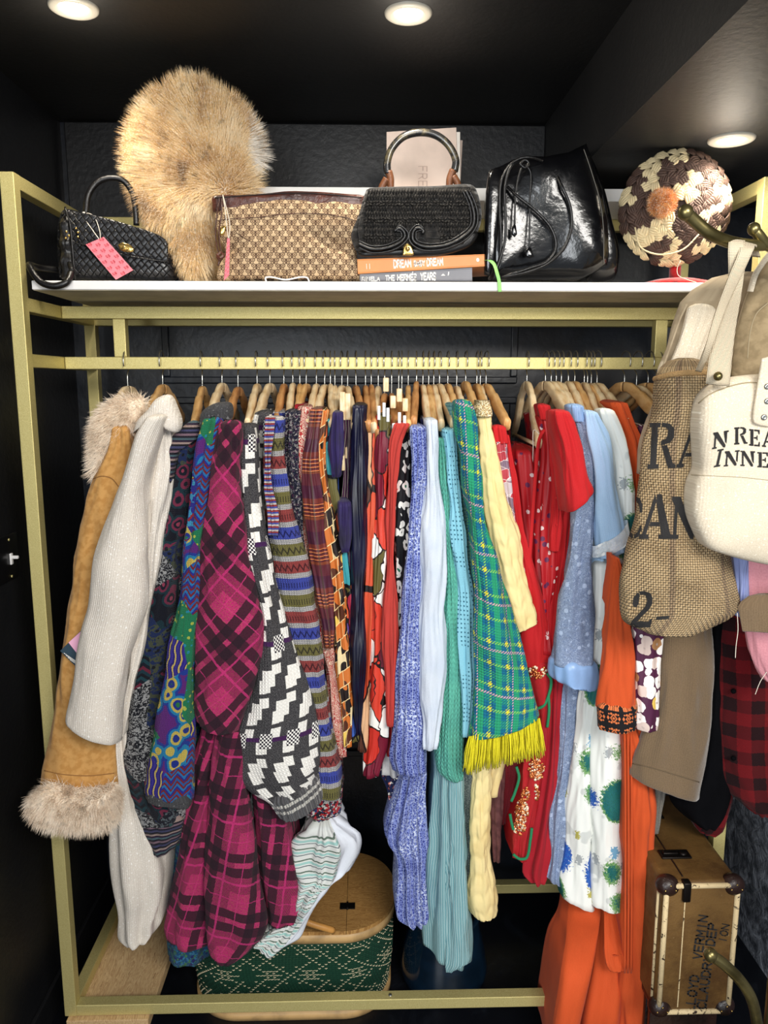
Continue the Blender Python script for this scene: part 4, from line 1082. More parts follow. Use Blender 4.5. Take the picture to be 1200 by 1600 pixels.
GEO = m_ramp_voro('geometric_print', 22, [(214, 104, 56), (60, 96, 180), (96, 90, 46), (60, 140, 150), (96, 60, 140), (214, 90, 50), (156, 36, 62), (46, 76, 160)], knitk=(10, 10), sy=.45)
def m_cellline(name, cols, sc, line, lw=.035, sy=.5, dist=.03, rough=.5, flowers=None):
    M = Mt(name); w = M.noise(18, 2)*dist; w2 = M.noise(17, 2, M.xyz(M.v, M.u, 2))*dist
    vec = M.xyz(M.u+w, (M.v+w2)*sy); r = M.sep(M.vor(sc, vec, out=1)); n = len(cols)
    c = M.ramp(r, [(i/n, x) for i, x in enumerate(cols)])
    e = M.vor(sc, vec, 'DISTANCE_TO_EDGE'); c = M.mix(c, line, e < lw)
    return M.out(c, rough, M.noise(300, 2), .0003, 0, 0, .35)
GEO = m_cellline('geometric_print', [(214, 104, 56), (60, 96, 180), (96, 90, 46), (60, 150, 160), (96, 60, 150), (214, 90, 50), (156, 36, 62), (46, 76, 160)], 24, (12, 10, 14), .05)
GEO2 = m_cellline('rust_geometric_print', [(190, 60, 40), (84, 48, 36), (206, 80, 50), (60, 26, 30), (214, 170, 130), (78, 50, 42)], 17, (26, 14, 14), .03, .25)
POPPY = m_cellline('poppy_print', [(240, 236, 228), (196, 48, 36), (238, 234, 228), (112, 22, 44), (96, 88, 44), (240, 236, 230), (66, 38, 32), (206, 62, 44), (238, 234, 228), (236, 232, 226)], 22, (30, 18, 18), .022, .5, .06)
PURPLE = plain('purple_velvet', (34, 18, 78), .7, sheen=.1, var=.5)
NAVYS = plain('navy_satin', (14, 16, 46), .38, var=.4, spec=.5)
BLACKC = plain('black_cloth', (7, 7, 10), .9, spec=.08, var=.3)
CORAL = m_tweed('coral_red_crepe', (188, 64, 56), (170, 52, 48), 700, None, .8, .0004)
def m_leafp():
    M = Mt('black_white_leaf_print'); w = M.noise(26, 2)*.03; vec = M.xyz(M.u+w, M.v*.7+w)
    e = M.vor(54, vec, 'F1'); r = M.sep(M.vor(54, vec, out=1)); s = M.vor(54, vec, 'DISTANCE_TO_EDGE')
    leaf = e.band(.14, .46)
    c = M.mix((16, 16, 22), (232, 230, 224), leaf)
    c = M.mix(c, M.ramp(r, [(0, (16, 16, 22)), (.45, (206, 40, 48)), (.62, (30, 110, 80)), (.8, (226, 200, 80)), (.88, (236, 234, 230))]), e < .15)
    return M.out(c, .7, M.noise(400, 2), .0004, 0, 0, .3)
LEAFP = m_leafp()
NVFLOR = m_speckle('navy_floral_print', (22, 30, 66), [(200, 110, 90), (220, 216, 206)], 60, (.6, .64))
def m_bluelace(name, a, b, hi, sc=110):
    M = Mt(name); e = M.vor(sc, M.xyz(M.u, M.v), 'DISTANCE_TO_EDGE'); z = M.noise(7, 2).soft(.42, .6)
    c = M.mix(b, a, e.soft(.05, .16)); c = M.mix(c, hi, (M.noise(170, 2) > .55)*z*.9); c = M.mix(c, hi, ((M.u*70+M.noise(6, 2)).tri() > .9)*.45)
    return M.out(c, .85, e, .002, 0, .05, .25)
BLUEKNIT = m_bluelace('blue_marl_knit', (52, 62, 132), (126, 140, 200), (206, 216, 236), 170)
def m_knitp(name, c1, c2, ku=170, kv=150, bd=.002, fuzz=.2, k=.3):
    M = Mt(name); h = knit(M, ku, kv); c = M.mix(c1, c2, M.noise(14, 4).soft(.35, .7)*.6); c = M.mix(c, tuple(x*.62 for x in c1), (1-h)*k)
    return M.out(c, .9, h+M.noise(300, 3)*fuzz, bd, 0, .05, .2)
PALEBLUE = m_knitp('pale_blue_fine_knit', (218, 226, 238), (200, 212, 230), 330, 300, .0007, .1, .12)
NAVYKN = m_knitp('navy_knit', (26, 30, 72), (20, 22, 56), 300, 280, .001)
MINT = m_knitp('mint_mohair_knit', (100, 186, 164), (84, 164, 150), 100, 82, .0035, .5, .4)
TEALR = m_finestripe('teal_fine_rib', [(128, 186, 186), (98, 160, 164), (150, 204, 200)], .009, True)
def m_openwork():
    M = Mt('sky_blue_openwork_knit'); x = (M.u*115).fr()-.5; y = (M.v*95).fr()-.5; z = M.noise(16, 2) > .47
    hole = ((x*x+y*y*1.3) < .05)*z; kn = knit(M, 260, 240)
    c = M.mix((136, 196, 214), (52, 104, 124), hole); return M.out(c, .9, kn*.4-hole, .002, 0, .05, .2)
OPENW = m_openwork()
def m_greenplaid():
    M = Mt('green_yellow_houndstooth_plaid'); s = 1
    u = M.u + M.v*.10; v = M.v - M.u*.22
    f = (u/.043).fr(); g = (v/.055).fr()
    tooth = ((u*150).fr()+(v*150).fr()).fr() > .5
    c = M.mix((22, 106, 136), (40, 150, 112), f.band(.08, .40)*1.0); c = M.mix(c, (46, 156, 110), g.band(.1, .42)*tooth*.9)
    c = M.mix(c, (24, 84, 132), (f > .58)*(g > .55)*(1-tooth)*.8)
    fl_ = f.band(.62, .86); gl = g.band(.60, .84)
    c = M.mix(c, (140, 206, 84), (f.band(.70, .82)*tooth).mx(g.band(.68, .80)*tooth)*.9); c = M.mix(c, (232, 222, 50), fl_*gl*tooth.mx(f.band(.68, .8)*g.band(.66, .78))*.95)
    c = M.mix(c, (224, 168, 176), (((v/.11).fr().band(.02, .075))*tooth).mx((u/.086).fr().band(.0, .03)*tooth)*.9)
    h = ((u*150).tri()+(v*150).tri())*.5
    return M.out(M.mix(c, (0, 30, 40), (1-h)*.22), .9, h, .0018, 0, .05, .2)
GREENP = m_greenplaid()
YELFR = m_tweed('yellow_fringe_yarn', (236, 224, 44), (206, 190, 26), 300)
def m_quilt():
    M = Mt('pale_yellow_quilted_cotton'); c = M.mix((236, 216, 156), (222, 196, 132), M.noise(8, 4).soft(.4, .7)); return M.out(c, .75, M.noise(240, 4), .0006, 0, .05, .3)
QUILT = m_quilt()
GOLDB = m_speckle('gold_bead_trim', (214, 190, 140), [(250, 240, 210), (140, 110, 70)], 260, (.5, .56))
PINKGREY = m_cellline('grey_rose_striped_print', [(148, 120, 132), (176, 66, 76), (128, 108, 124), (190, 176, 180)], 30, (216, 206, 206), .02, 1.6)
RED = m_tweed('red_crepe', (188, 30, 34), (164, 22, 28), 600, None, .75, .0004)
REDD = m_tweed('deep_red_crepe', (166, 30, 42), (140, 22, 34), 600, None, .7, .0004)
def m_redflower():
    M = Mt('red_blossom_print'); e = M.vor(44, M.xyz(M.u, M.v)); r = M.sep(M.vor(44, M.xyz(M.u, M.v), out=1)); a = M.noise(120, 1)
    c = M.mix((172, 24, 32), (226, 200, 196), (e+a*.25 < .36)*(r > .35)); c = M.mix(c, (92, 30, 70), (M.vor(36, M.xyz(M.u+.4, M.v)) < .22)*1.0)
    return M.out(c, .5, None, 0, 0, 0, .4)
REDFL = m_redflower()
BURG = m_tweed('burgundy_velvet', (110, 26, 34), (70, 14, 22), 300, None, .6)
GREENT = plain('green_braid_trim', (34, 128, 84), .8, bs=500, bd=.002)
SEQR = plain('red_beading', (190, 28, 36), .4, bs=700, bd=.003)
SEQC = plain('copper_sequins', (224, 132, 76), .18, .7); SEQW = plain('pearl_sequins', (246, 226, 196), .15, .3)
def m_lace(name, a, b, sc=1.0):
    M = Mt(name); vec = M.xyz(M.u, M.v); w = M.noise(44*sc, 2, None, .5, 1.5)
    n = M.noise(60*sc, 2, vec, .5, 3.5); l = ((n*9).tri() > .62)*1.0; l2 = M.vor(40*sc, vec) < .22
    net = (((M.u+M.v)*330).tri() > .75).mx(((M.u-M.v)*330).tri() > .75)
    h = l.mx(l2*.8).mx(net*.3); return M.out(M.mix(a, b, h), .8, h, .0005, 0, .05, .25)
LACEB = m_lace('dusty_blue_lace', (96, 116, 156), (178, 194, 220)); LACEW = m_lace('white_lace', (214, 228, 242), (252, 252, 250), 1.0)
SATINB = plain('blue_satin', (142, 176, 222), .35, spec=.5, var=.1)
SKYC = m_tweed('light_blue_crepe', (166, 196, 226), (150, 182, 216), 500, None, .7, .0004, .4)
def m_rose():
    M = Mt('white_cotton_blue_green_roses'); w = M.noise(160, 3)*.03; vec = M.xyz(M.u+w, M.v*.8+w)
    e = M.vor(9.0, vec, rnd=.8); r = M.sep(M.vor(9.0, vec, out=1, rnd=.8))
    sw = M.noise(70, 3, None, .6, 5); big = (e+sw*.16) < .46; halo = (e+sw*.17) < .50
    rose = M.ramp((sw*7+e*4).fr(), [(0, (18, 66, 70)), (.3, (30, 104, 96)), (.5, (40, 120, 150)), (.62, (22, 84, 84)), (.85, (36, 130, 90))])
    blue = M.ramp((sw*7).fr(), [(0, (30, 50, 160)), (.5, (60, 140, 206)), (.8, (24, 36, 130))])
    fl_ = M.mix(rose, blue, r > .62)
    c = M.mix((232, 234, 228), (196, 200, 196), M.noise(14, 2).soft(.58, .62)*.8)
    l = M.vor(17, M.xyz(M.u*1.4+w*2, M.v*.8)); c = M.mix(c, M.ramp(M.sep(M.vor(17, M.xyz(M.u*1.4+w*2, M.v*.8), out=1)), [(0, (176, 168, 84)), (.3, (160, 166, 168)), (.6, (110, 160, 190)), (.8, (232, 234, 228))]), l < .24)
    c = M.mix(c, (104, 150, 84), halo*(r < .7)); c = M.mix(c, fl_, big)
    return M.out(c, .5, M.noise(8, 3), .002, 0, 0, .4)
ROSE = m_rose()
ORANGE = m_tweed('orange_crepe', (202, 82, 38), (184, 68, 28), 700, None, .8, .0004, .5)
def m_trimband():
    M = Mt('embroidered_black_orange_band'); x = ((M.u/.034).fr()-.5).abs(); y = (M.v/.034).fr()-.5; ya = y.abs()
    o = ((x*1.3+ya) .band(.20, .32)).mx((x+ya) < .10).mx((x-.36).abs()+(ya*.6) < .09).mx(((x-.15)*(x-.15)+(ya-.28)*(ya-.28)) < .006).mx(((x-.3)*(x-.3)+(ya-.26)*(ya-.26)) < .003)
    o = o*(ya < .42); return M.out(M.mix((22, 20, 22), (206, 112, 64), o), .8, o, .001, 0, .05, .2)
TRIMB = m_trimband()
def m_plum():
    M = Mt('plum_white_blossom_print'); w = M.noise(50, 2)*.012; vec = M.xyz(M.u+w, M.v+w); e = M.vor(38, vec); r = M.sep(M.vor(38, vec, out=1))
    c = M.mix((74, 28, 58), M.ramp(r, [(0, (238, 232, 226)), (.55, (206, 186, 176)), (.72, (166, 120, 78)), (.86, (240, 236, 230)), (.95, (226, 190, 90))]), e < .56); c = M.mix(c, (180, 164, 156), (e < .12)*.8)
    return M.out(c, .6, None, 0, 0, 0, .35)
PLUM = m_plum()
TAUPE = m_tweed('taupe_wool', (116, 96, 72), (94, 76, 56), 420, None, .9, .0008, .6, .4)
def m_flannel():
    M = Mt('red_black_check_flannel'); n = M.noise(160, 3)*.006; f = ((M.u+n)/.062).fr() > .5; g = ((M.v+n)/.062).fr() > .5
    c = M.mix((96, 12, 18), (10, 6, 9), (f+g)*.46); c = M.mix(c, (200, 40, 40), M.noise(30, 3).soft(.6, .8)*(1-f)*(1-g)*.3)
    return M.out(c, .95, M.noise(400, 3), .001, 0, .05, .2)
FLANN = m_flannel()
PINKC = m_tweed('soft_pink_linen', (222, 152, 160), (206, 132, 142), 300, None, .85, .0006)
PERI = plain('periwinkle_cloth', (146, 158, 206), .8, var=.1)
SEERS = m_finestripe('aqua_white_seersucker', [(128, 182, 190), (178, 216, 218)], .0065, False, 0, True)
STRIPB = Mt('striped_green_grey_cotton'); _f = (STRIPB.v/.028).fr()
_c = STRIPB.ramp(_f, [(0, (206, 208, 204)), (.30, (92, 108, 96)), (.42, (208, 212, 206)), (.55, (150, 190, 184)), (.75, (206, 210, 206)), (.86, (84, 96, 100)), (.94, (206, 208, 204))])
_c = STRIPB.mix(_c, (214, 218, 226), STRIPB.u > .05); STRIPB = STRIPB.out(_c, .8, STRIPB.noise(300, 3), .0006, 0, .1, .3)
LUREX = m_speckle('grey_lurex_cloth', (74, 84, 84), [(150, 156, 150)], 400, (.55, .62))
TEALB = m_speckle('blue_teal_border_knit', (28, 84, 128), [(40, 40, 110), (70, 130, 90), (60, 130, 170)], 70, (.54, .58), (260, 220), .002)
CHECKW = Mt('white_black_check_knit'); _x = ((CHECKW.u/.014).fr() > .5)*1.0; _y = ((CHECKW.v/.014).fr() > .5)*1.0
CHECKW = CHECKW.out(CHECKW.mix((206, 216, 220), (52, 50, 52), _x*_y), .9, knit(CHECKW, 250, 220), .002)
def m_burlap():
    M = Mt('jute_burlap'); k = 215; a = M.u*k; b = M.v*k
    par = ((a.fl()+b.fl()).mod(2)); h = par*(1-a.tri().pw(2))+(1-par)*(1-b.tri().pw(2))
    c = M.mix((178, 152, 114), (124, 100, 70), M.noise(12, 5).soft(.4, .65)*.6); c = M.mix(c, (212, 190, 152), (M.noise(300, 2).soft(.5, .7))*.7)
    c = M.mix(c, (96, 76, 70), ((M.u*9+.35).tri() > .90)*.45)
    c = M.mix(c, (50, 36, 22), (a.tri().mx(b.tri())).soft(.72, .98)*.85)
    return M.out(c, .95, h+M.noise(500, 2)*.3, .0026, 0, .05, .1)
BURLAP = m_burlap()
CANVAS = m_tweed('natural_cotton_canvas', (214, 202, 180), (188, 172, 148), 420, (236, 228, 210), .9, .0006, .5)
CANVASD = m_tweed('worn_khaki_canvas', (168, 152, 126), (140, 124, 100), 30, (196, 182, 156), .9, .0006, .7)
WEBB = Mt('cotton_webbing'); _h = ((WEBB.v*420).tri()+(WEBB.u*420).tri())*.5
WEBB = WEBB.out(WEBB.mix((222, 206, 178), (176, 156, 124), _h.soft(.4, .9)*.6), .95, _h, .0014)
INK = plain('faded_black_ink', (38, 36, 36), .85, bs=300, var=.3)
# ================================================================ hangers
STEEL = plain('hanger_steel', (186, 186, 180), .25, .95)
def m_hwood(nm, a, b):
    M = Mt(nm, 'O'); v = M.xyz(M.u*40, M.v*4, M.w*18); return M.out(M.mix(a, b, M.noise(3, 5, v).soft(.35, .7)), .45, None, 0, 0, 0, .4, coat=.15)
HW = [m_hwood('pale_beech', (250, 226, 184), (228, 192, 140)), m_hwood('honey_beech', (236, 190, 128), (210, 156, 92)), m_hwood('warm_brown_wood', (214, 156, 98), (178, 118, 68))]
hr = random.Random(11)
def hanger(px, what, tone=0, drop=.085, half=.205, yaw=None, low=0.0, bar=False, clip=None):
    yaw = hr.uniform(-.10, .10) if yaw is None else yaw
    x = at(px, 568, YM).x; z0 = 1.697 - low
    t = thing('clothes_hanger', what, 'hanger', (x, YM, 1.774), 'wooden clothes hangers on the gold rod')
    R = Matrix.Translation((x, YM, 0)) @ Matrix.Rotation(yaw, 4, 'Z')
    W = lambda y, z, dx=0: R @ Vector((dx, y, z))
    P = [W(-.0245, 1.742), W(-.0262, 1.757), W(-.018, 1.775), W(0, 1.7805), W(.018, 1.774), W(.0255, 1.757), W(.019, 1.738), W(.004, 1.727), W(0, 1.715), W(0, z0-.012)]
    obj('hook', T(P, .00165, n=42, seg=8), STEEL, t)
    for s in (-1, 1):
        # each arm is a flat bent board
        pts = [W(0, z0-.003), W(s*.03, z0-.006), W(s*.08, z0-.028), W(s*.14, z0-drop*.68), W(s*half, z0-drop)]
        obj('arm', T(pts, [.0125, .014, .0175, .016, .0145], n=20, seg=16, flat=.50, up=(0, 0, 1), sq=.6), HW[tone], t)
    if bar:
        obj('crossbar', T([W(-half*.95, z0-drop-.004), W(half*.95, z0-drop-.004)], .0048, n=2), HW[tone], t)
    if clip:
        for (cx, cy0, cy1) in clip:
            a = at(cx, cy0, 1.80); b = at(cx, cy1, 1.80)
            obj('end_block', BX((a.x-.0065, 1.792, b.z), (a.x+.0065, 1.812, a.z), .002), HW[0], t)
    return t
YS = 1.775
def garment(name, label, cat, px):
    return thing(name, label, cat, (at(px, 568, YM).x, YM-.02, 1.64), 'clothes hanging on the gold rack')
def strip(par, rows, mat, Y=YS, depth=.34, nm='body', fold=(6, .0035), **k):
    return cloth(nm, rows, mat, par, Y=Y, depth=depth, n=k.pop('n', 84), fold=fold, **k)
def sleeve(par, rows, mat, Y=1.66, depth=.075, nm='sleeve', fold=(3, .003), **k):
    return cloth(nm, rows, mat, par, Y=Y, depth=depth, n=k.pop('n', 72), fold=fold, **k)
STITCH = plain('tan_stitching', (140, 98, 52), .8)

# 1 suede coat
g = garment('suede_coat', 'tan suede coat with shaggy fur collar and cuff, leftmost on the rack', 'coat', 198)
hanger(198, 'wooden hanger of the tan suede coat, leftmost on the rod', 0, low=.012)
s1 = sleeve(g, [(668, 180, 198), (700, 171, 205), (745, 152, 204), (790, 138, 196), (850, 124, 186), (930, 110, 170), (1030, 97, 165), (1120, 82, 178), (1190, 72, 179), (1232, 67, 180)], SUEDE, 1.66, .07)
strip(g, [(700, 196, 232), (900, 190, 232), (1100, 182, 226), (1200, 176, 214)], SUEDE, 1.80, .28)
surf_tube('stitch_line', [(146, 748), (160, 744), (175, 748), (185, 760)], s1, .0011, STITCH, g)
surf_tube('stitch_line', [(70, 1204), (100, 1210), (140, 1212), (178, 1208)], s1, .0011, STITCH, g)
SHEAR = m_fur('cream_shearling_fur', [(.3, (176, 150, 124)), (.45, (216, 194, 170)), (.6, (238, 222, 202))], 30)
fc = pillow('fur_collar', poly_smooth([(148, 742), (150, 700), (152, 660), (170, 634), (200, 622), (222, 626), (226, 645), (212, 668), (196, 684), (182, 700), (172, 722), (160, 745)], 60), 1.71, .08, SHEAR, g, rings=8)
fur('fur_strands', rope_emit(fc, lambda p: Vector((-.5, -.1, -.5))), SHEAR, fc, length=.026, width=.0008, n=6000, grav=.15, jitter=.45)
fc = pillow('fur_cuff', poly_smooth([(50, 1248), (72, 1230), (120, 1236), (150, 1240), (178, 1232), (180, 1262), (176, 1278), (140, 1282), (95, 1280), (62, 1268)], 60), 1.64, .10, SHEAR, g, rings=8)
fur('fur_strands', rope_emit(fc, lambda p: Vector(((p.x-at(120, 1250, 1.64).x)*4-.15, -.2, -.9))), SHEAR, fc, length=.030, width=.0008, n=8500, grav=.25, jitter=.3)
TEALC = plain('dark_teal_card', (44, 66, 80), .5); PINKS = plain('pale_pink_sticker', (236, 176, 204), .6)
tg = thing('price_tag', 'dark teal price tag with pink sticker on the suede coat sleeve', 'tag', at(110, 1015, 1.64))
quadslab('card', [(94, 1017), (134, 978), (162, 1008), (120, 1043)], 1.648, .0008, TEALC, tg, 0)
quadslab('sticker', [(107, 1004), (128, 985), (146, 1005), (121, 1022)], 1.6468, .0004, PINKS, tg, 0)
polys = []
for j, yy in enumerate((0, 1, 2, 3)):
    for i in range(9): polys.append([(100+j*3.2+i*2.4, 1020+j*3.5+i*1.6), (101.8+j*3.2+i*2.4, 1021.2+j*3.5+i*1.6), (101.4+j*3.2+i*2.4, 1022+j*3.5+i*1.6), (99.6+j*3.2+i*2.4, 1020.8+j*3.5+i*1.6)])
lettering('print', polys, lambda x, y: at(x, y, 1.6462), WINK, tg)

# 2 cream coat
g = garment('wool_coat', 'cream boucle wool coat with wide sleeve and turned collar, second from the left', 'coat', 252)
hanger(253, 'wooden hanger of the cream boucle coat', 1, low=.008)
sleeve(g, [(652, 232, 256), (680, 214, 244), (720, 200, 234), (767, 181, 231), (800, 171, 233), (840, 160, 233), (900, 143, 232), (940, 135, 229), (982, 126, 216), (1021, 120, 204), (1054, 115, 199), (1095, 109, 194), (107, 1122, 189, 1159)], CREAMW, 1.585, .09, fold=(2, .0015), crease=.0015)
sleeve(g, [(655, 240, 266), (700, 236, 274), (760, 232, 266), (850, 230, 248), (940, 222, 234), (1040, 204, 214), (1110, 190, 200), (1150, 184, 192)], CREAMW, 1.66, .06, nm='shoulder')
strip(g, [(1080, 182, 200), (1160, 174, 208), (1250, 179, 232), (1320, 182, 254), (1380, 184, 262), (1430, 187, 250), (188, 1458, 250, 1444), (200, 1474, 236, 1462)], CREAMW, 1.70, .30, fold=(6, .009), nm='coat_skirt')
strip(g, [(700, 240, 268), (900, 236, 268), (1100, 232, 262), (1300, 226, 262)], CREAMW, 1.80, .3)
pillow('collar', poly_smooth([(210, 677), (217, 657), (233, 640), (247, 622), (266, 617), (277, 637), (284, 660), (279, 675), (266, 673), (253, 661), (240, 655), (227, 656), (214, 670)], 60), 1.655, .07, CREAMW, g, rings=8, p=3)

# 3 dark patchwork sweater
g = garment('patchwork_cardigan', 'dark patchwork knit cardigan with striped ribbed collar and cuff', 'cardigan', 315)
hanger(315, 'wooden hanger of the dark patchwork cardigan', 1, low=.012)
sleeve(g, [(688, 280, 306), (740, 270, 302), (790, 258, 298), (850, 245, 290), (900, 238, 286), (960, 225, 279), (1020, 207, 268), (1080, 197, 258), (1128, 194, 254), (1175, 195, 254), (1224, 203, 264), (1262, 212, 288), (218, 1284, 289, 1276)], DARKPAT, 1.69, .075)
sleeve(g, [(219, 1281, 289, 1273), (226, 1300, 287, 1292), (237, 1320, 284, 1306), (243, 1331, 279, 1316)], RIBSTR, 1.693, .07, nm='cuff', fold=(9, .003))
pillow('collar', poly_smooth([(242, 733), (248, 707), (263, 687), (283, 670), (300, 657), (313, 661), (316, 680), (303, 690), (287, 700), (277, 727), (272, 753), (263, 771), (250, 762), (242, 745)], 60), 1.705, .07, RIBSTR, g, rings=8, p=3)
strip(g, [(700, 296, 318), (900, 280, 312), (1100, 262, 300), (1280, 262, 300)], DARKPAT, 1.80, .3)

# 4 bright sweater
g = garment('patterned_sweater', 'bright blue and purple patterned knit cardigan with charcoal collar', 'cardigan', 346)
hanger(346, 'wooden hanger of the bright blue patterned cardigan', 0, low=.004)
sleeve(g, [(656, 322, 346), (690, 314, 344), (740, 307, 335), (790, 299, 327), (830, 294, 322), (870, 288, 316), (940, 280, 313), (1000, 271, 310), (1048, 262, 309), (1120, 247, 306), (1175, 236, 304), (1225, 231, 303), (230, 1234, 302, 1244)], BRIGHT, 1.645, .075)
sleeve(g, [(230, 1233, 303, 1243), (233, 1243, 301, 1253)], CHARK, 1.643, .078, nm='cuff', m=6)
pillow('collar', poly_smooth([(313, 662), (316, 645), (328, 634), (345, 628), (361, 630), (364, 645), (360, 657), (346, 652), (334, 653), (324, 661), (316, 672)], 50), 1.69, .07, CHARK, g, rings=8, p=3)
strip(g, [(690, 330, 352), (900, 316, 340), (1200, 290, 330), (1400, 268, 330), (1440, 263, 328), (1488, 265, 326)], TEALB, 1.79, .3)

# 5 magenta plaid coat
g = garment('plaid_coat', 'magenta and black plaid wool coat, widest on the left half', 'coat', 371)
hanger(371, 'wooden hanger of the magenta plaid coat', 2, low=.014)
sleeve(g, [(662, 348, 370), (690, 341, 372), (740, 332, 372), (800, 322, 376), (857, 316, 384), (890, 313, 389), (928, 311, 398), (968, 309, 411), (1003, 308, 411), (1067, 306, 396), (1107, 307, 382), (311, 1128, 368, 1140)], PLAID, 1.62, .085, fold=(4, .003))
strip(g, [(1100, 322, 352), (1145, 314, 352), (1200, 302, 346), (1253, 293, 338), (1307, 286, 334), (1400, 268, 334), (1440, 263, 333), (1462, 268, 330)], PLAID2, 1.70, .26, nm='coat_skirt', fold=(5, .005))
sleeve(g, [(1120, 345, 372), (1200, 335, 382), (1260, 324, 390), (1340, 322, 403), (1400, 325, 410), (1447, 328, 413), (1480, 331, 388), (1502, 342, 364)], PLAID2, 1.665, .09, nm='coat_front')
strip(g, [(1230, 396, 440), (1277, 401, 450), (1323, 404, 457), (1367, 409, 464), (1412, 412, 472), (1430, 414, 468), (1438, 424, 456)], PLAID2, 1.725, .22, nm='coat_skirt', fold=(5, .004))
strip(g, [(690, 352, 376), (900, 350, 378), (1100, 345, 390), (1250, 345, 400)], PLAID, 1.80, .28)

# 6 chunky grey and white sweater
g = garment('chunky_sweater', 'chunky grey and white puzzle-check knit sweater with ribbed cuff', 'sweater', 401)
hanger(401, 'wooden hanger of the chunky grey and white sweater', 0, low=.006)
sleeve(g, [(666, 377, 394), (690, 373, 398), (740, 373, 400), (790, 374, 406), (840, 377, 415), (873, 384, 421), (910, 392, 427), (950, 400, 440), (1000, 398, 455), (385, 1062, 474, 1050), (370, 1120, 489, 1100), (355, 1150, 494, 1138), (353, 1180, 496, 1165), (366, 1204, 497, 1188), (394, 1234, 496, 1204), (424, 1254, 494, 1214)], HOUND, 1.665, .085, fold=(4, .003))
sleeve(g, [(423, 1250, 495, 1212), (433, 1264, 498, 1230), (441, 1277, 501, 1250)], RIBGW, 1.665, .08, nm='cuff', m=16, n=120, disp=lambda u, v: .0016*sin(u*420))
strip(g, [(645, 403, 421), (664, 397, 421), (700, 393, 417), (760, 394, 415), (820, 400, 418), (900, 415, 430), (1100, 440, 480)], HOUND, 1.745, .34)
pc = strip(None, [(1225, 396, 434), (1248, 393, 436), (1270, 396, 436)], CHECKW, 1.755, .25, nm='checked_sweater', m=10)
tag(pc, 'pale knit hem with small black checks below the grey and white sweater', 'knitwear')

# 7 banded knit
g = garment('banded_cardigan', 'blue, olive and rust banded knit cardigan', 'cardigan', 421)
hanger(421, 'wooden hanger of the blue and rust banded cardigan', 0, low=.005)
sleeve(g, [(655, 420, 441), (700, 416, 440), (760, 418, 450), (800, 420, 456), (830, 421, 467), (890, 430, 487), (937, 438, 493), (968, 446, 501), (1029, 462, 507), (1072, 472, 511), (1110, 478, 516), (1160, 485, 526), (1200, 489, 533), (1238, 491, 533)], BANDK, 1.705, .065)
sleeve(g, [(652, 417, 427), (700, 413, 424), (760, 415, 425), (800, 420, 432), (835, 424, 430)], m_finestripe('rust_diagonal_rib', [(150, 56, 56), (70, 80, 160), (196, 190, 186)], .012, True), 1.685, .03, nm='front_band')
strip(g, [(644, 427, 446), (700, 433, 450), (800, 446, 462), (1000, 480, 500)], BANDK, 1.79, .3)
pc = strip(None, [(1222, 480, 536), (1250, 479, 535), (1264, 478, 533), (1272, 488, 518), (1284, 498, 509)], FAIRI, 1.77, .24, nm='nordic_sweater', m=14)
tag(pc, 'red and blue nordic knit hem below the banded cardigan', 'knitwear')

def simple(name, label, cat, px, hlabel, tone, rows, mat, Y=YS, depth=.34, low=0.0, fold=(5, .0025), **k):
    g = garment(name, label, cat, px)
    if hlabel: hanger(px, hlabel, tone, low=low)
    strip(g, rows, mat, Y, depth, fold=fold, **k)
    return g
simple('mottled_cardigan', 'dark blue and grey mottled knit cardigan, narrow between banded and red garments', 'cardigan', 443, 'wooden hanger of the dark mottled cardigan', 2,
    [(643, 449, 467), (700, 446, 464), (760, 449, 466), (820, 458, 472), (880, 468, 480), (1100, 490, 500)], MOTTLE, 1.75, low=.006)
simple('red_blouse', 'plain dark red blouse edge behind the fern-print blouse', 'blouse', 457, 'wooden hanger of the plain dark red blouse', 0,
    [(633, 461, 474), (700, 463, 472), (800, 470, 476), (1000, 486, 492)], REDD, 1.80, low=.004)
simple('fern_print_blouse', 'red and cream fern-print blouse', 'blouse', 468, 'wooden hanger of the red fern-print blouse', 1,
    [(636, 470, 487), (700, 464, 479), (760, 467, 476), (850, 474, 483), (950, 489, 501), (1040, 508, 528), (1110, 516, 536), (1150, 520, 539), (1180, 527, 539)], REDZIG, 1.765, low=.006)
simple('brown_plaid_shirt', 'brown and orange plaid silk shirt', 'shirt', 478, 'wooden hanger of the brown plaid shirt', 1,
    [(640, 486, 501), (680, 480, 498), (720, 474, 494), (773, 477, 500), (823, 481, 506), (880, 486, 514), (937, 497, 520), (980, 505, 523), (1012, 511, 520)], BRPLAID, 1.735, .3, low=.006)
simple('mosaic_print_blouse', 'orange, cream and brown mosaic-print blouse', 'blouse', 494, 'wooden hanger of the mosaic-print blouse', 0,
    [(641, 500, 513), (700, 494, 507), (760, 498, 512), (817, 506, 521), (873, 514, 532), (933, 520, 536), (1007, 526, 543), (1067, 531, 547), (1120, 538, 547), (1166, 540, 546)], BRICKP, 1.75, .3, low=.006)
simple('geometric_dress', 'multicoloured geometric-print dress with black outlines', 'dress', 507, 'wooden hanger of the geometric-print dress', 0,
    [(655, 507, 520), (717, 503, 526), (760, 510, 528), (807, 520, 533), (880, 530, 545), (907, 535, 549), (987, 541, 555), (1067, 544, 557), (1133, 547, 558), (1157, 549, 557)], GEO, 1.77, .3, low=.008)
g = simple('velvet_top', 'purple velvet top draped beside the geometric dress', 'top', 523, None, 0,
    [(645, 519, 533), (697, 515, 532), (720, 517, 531), (745, 519, 530)], PURPLE, 1.745, .3)
strip(g, [(785, 529, 547), (800, 528, 549), (840, 531, 547), (862, 536, 543)], PURPLE, 1.74, .2, nm='velvet_tie')
hanger(516, 'pale wooden hanger just left of the purple velvet top', 0, low=.006)
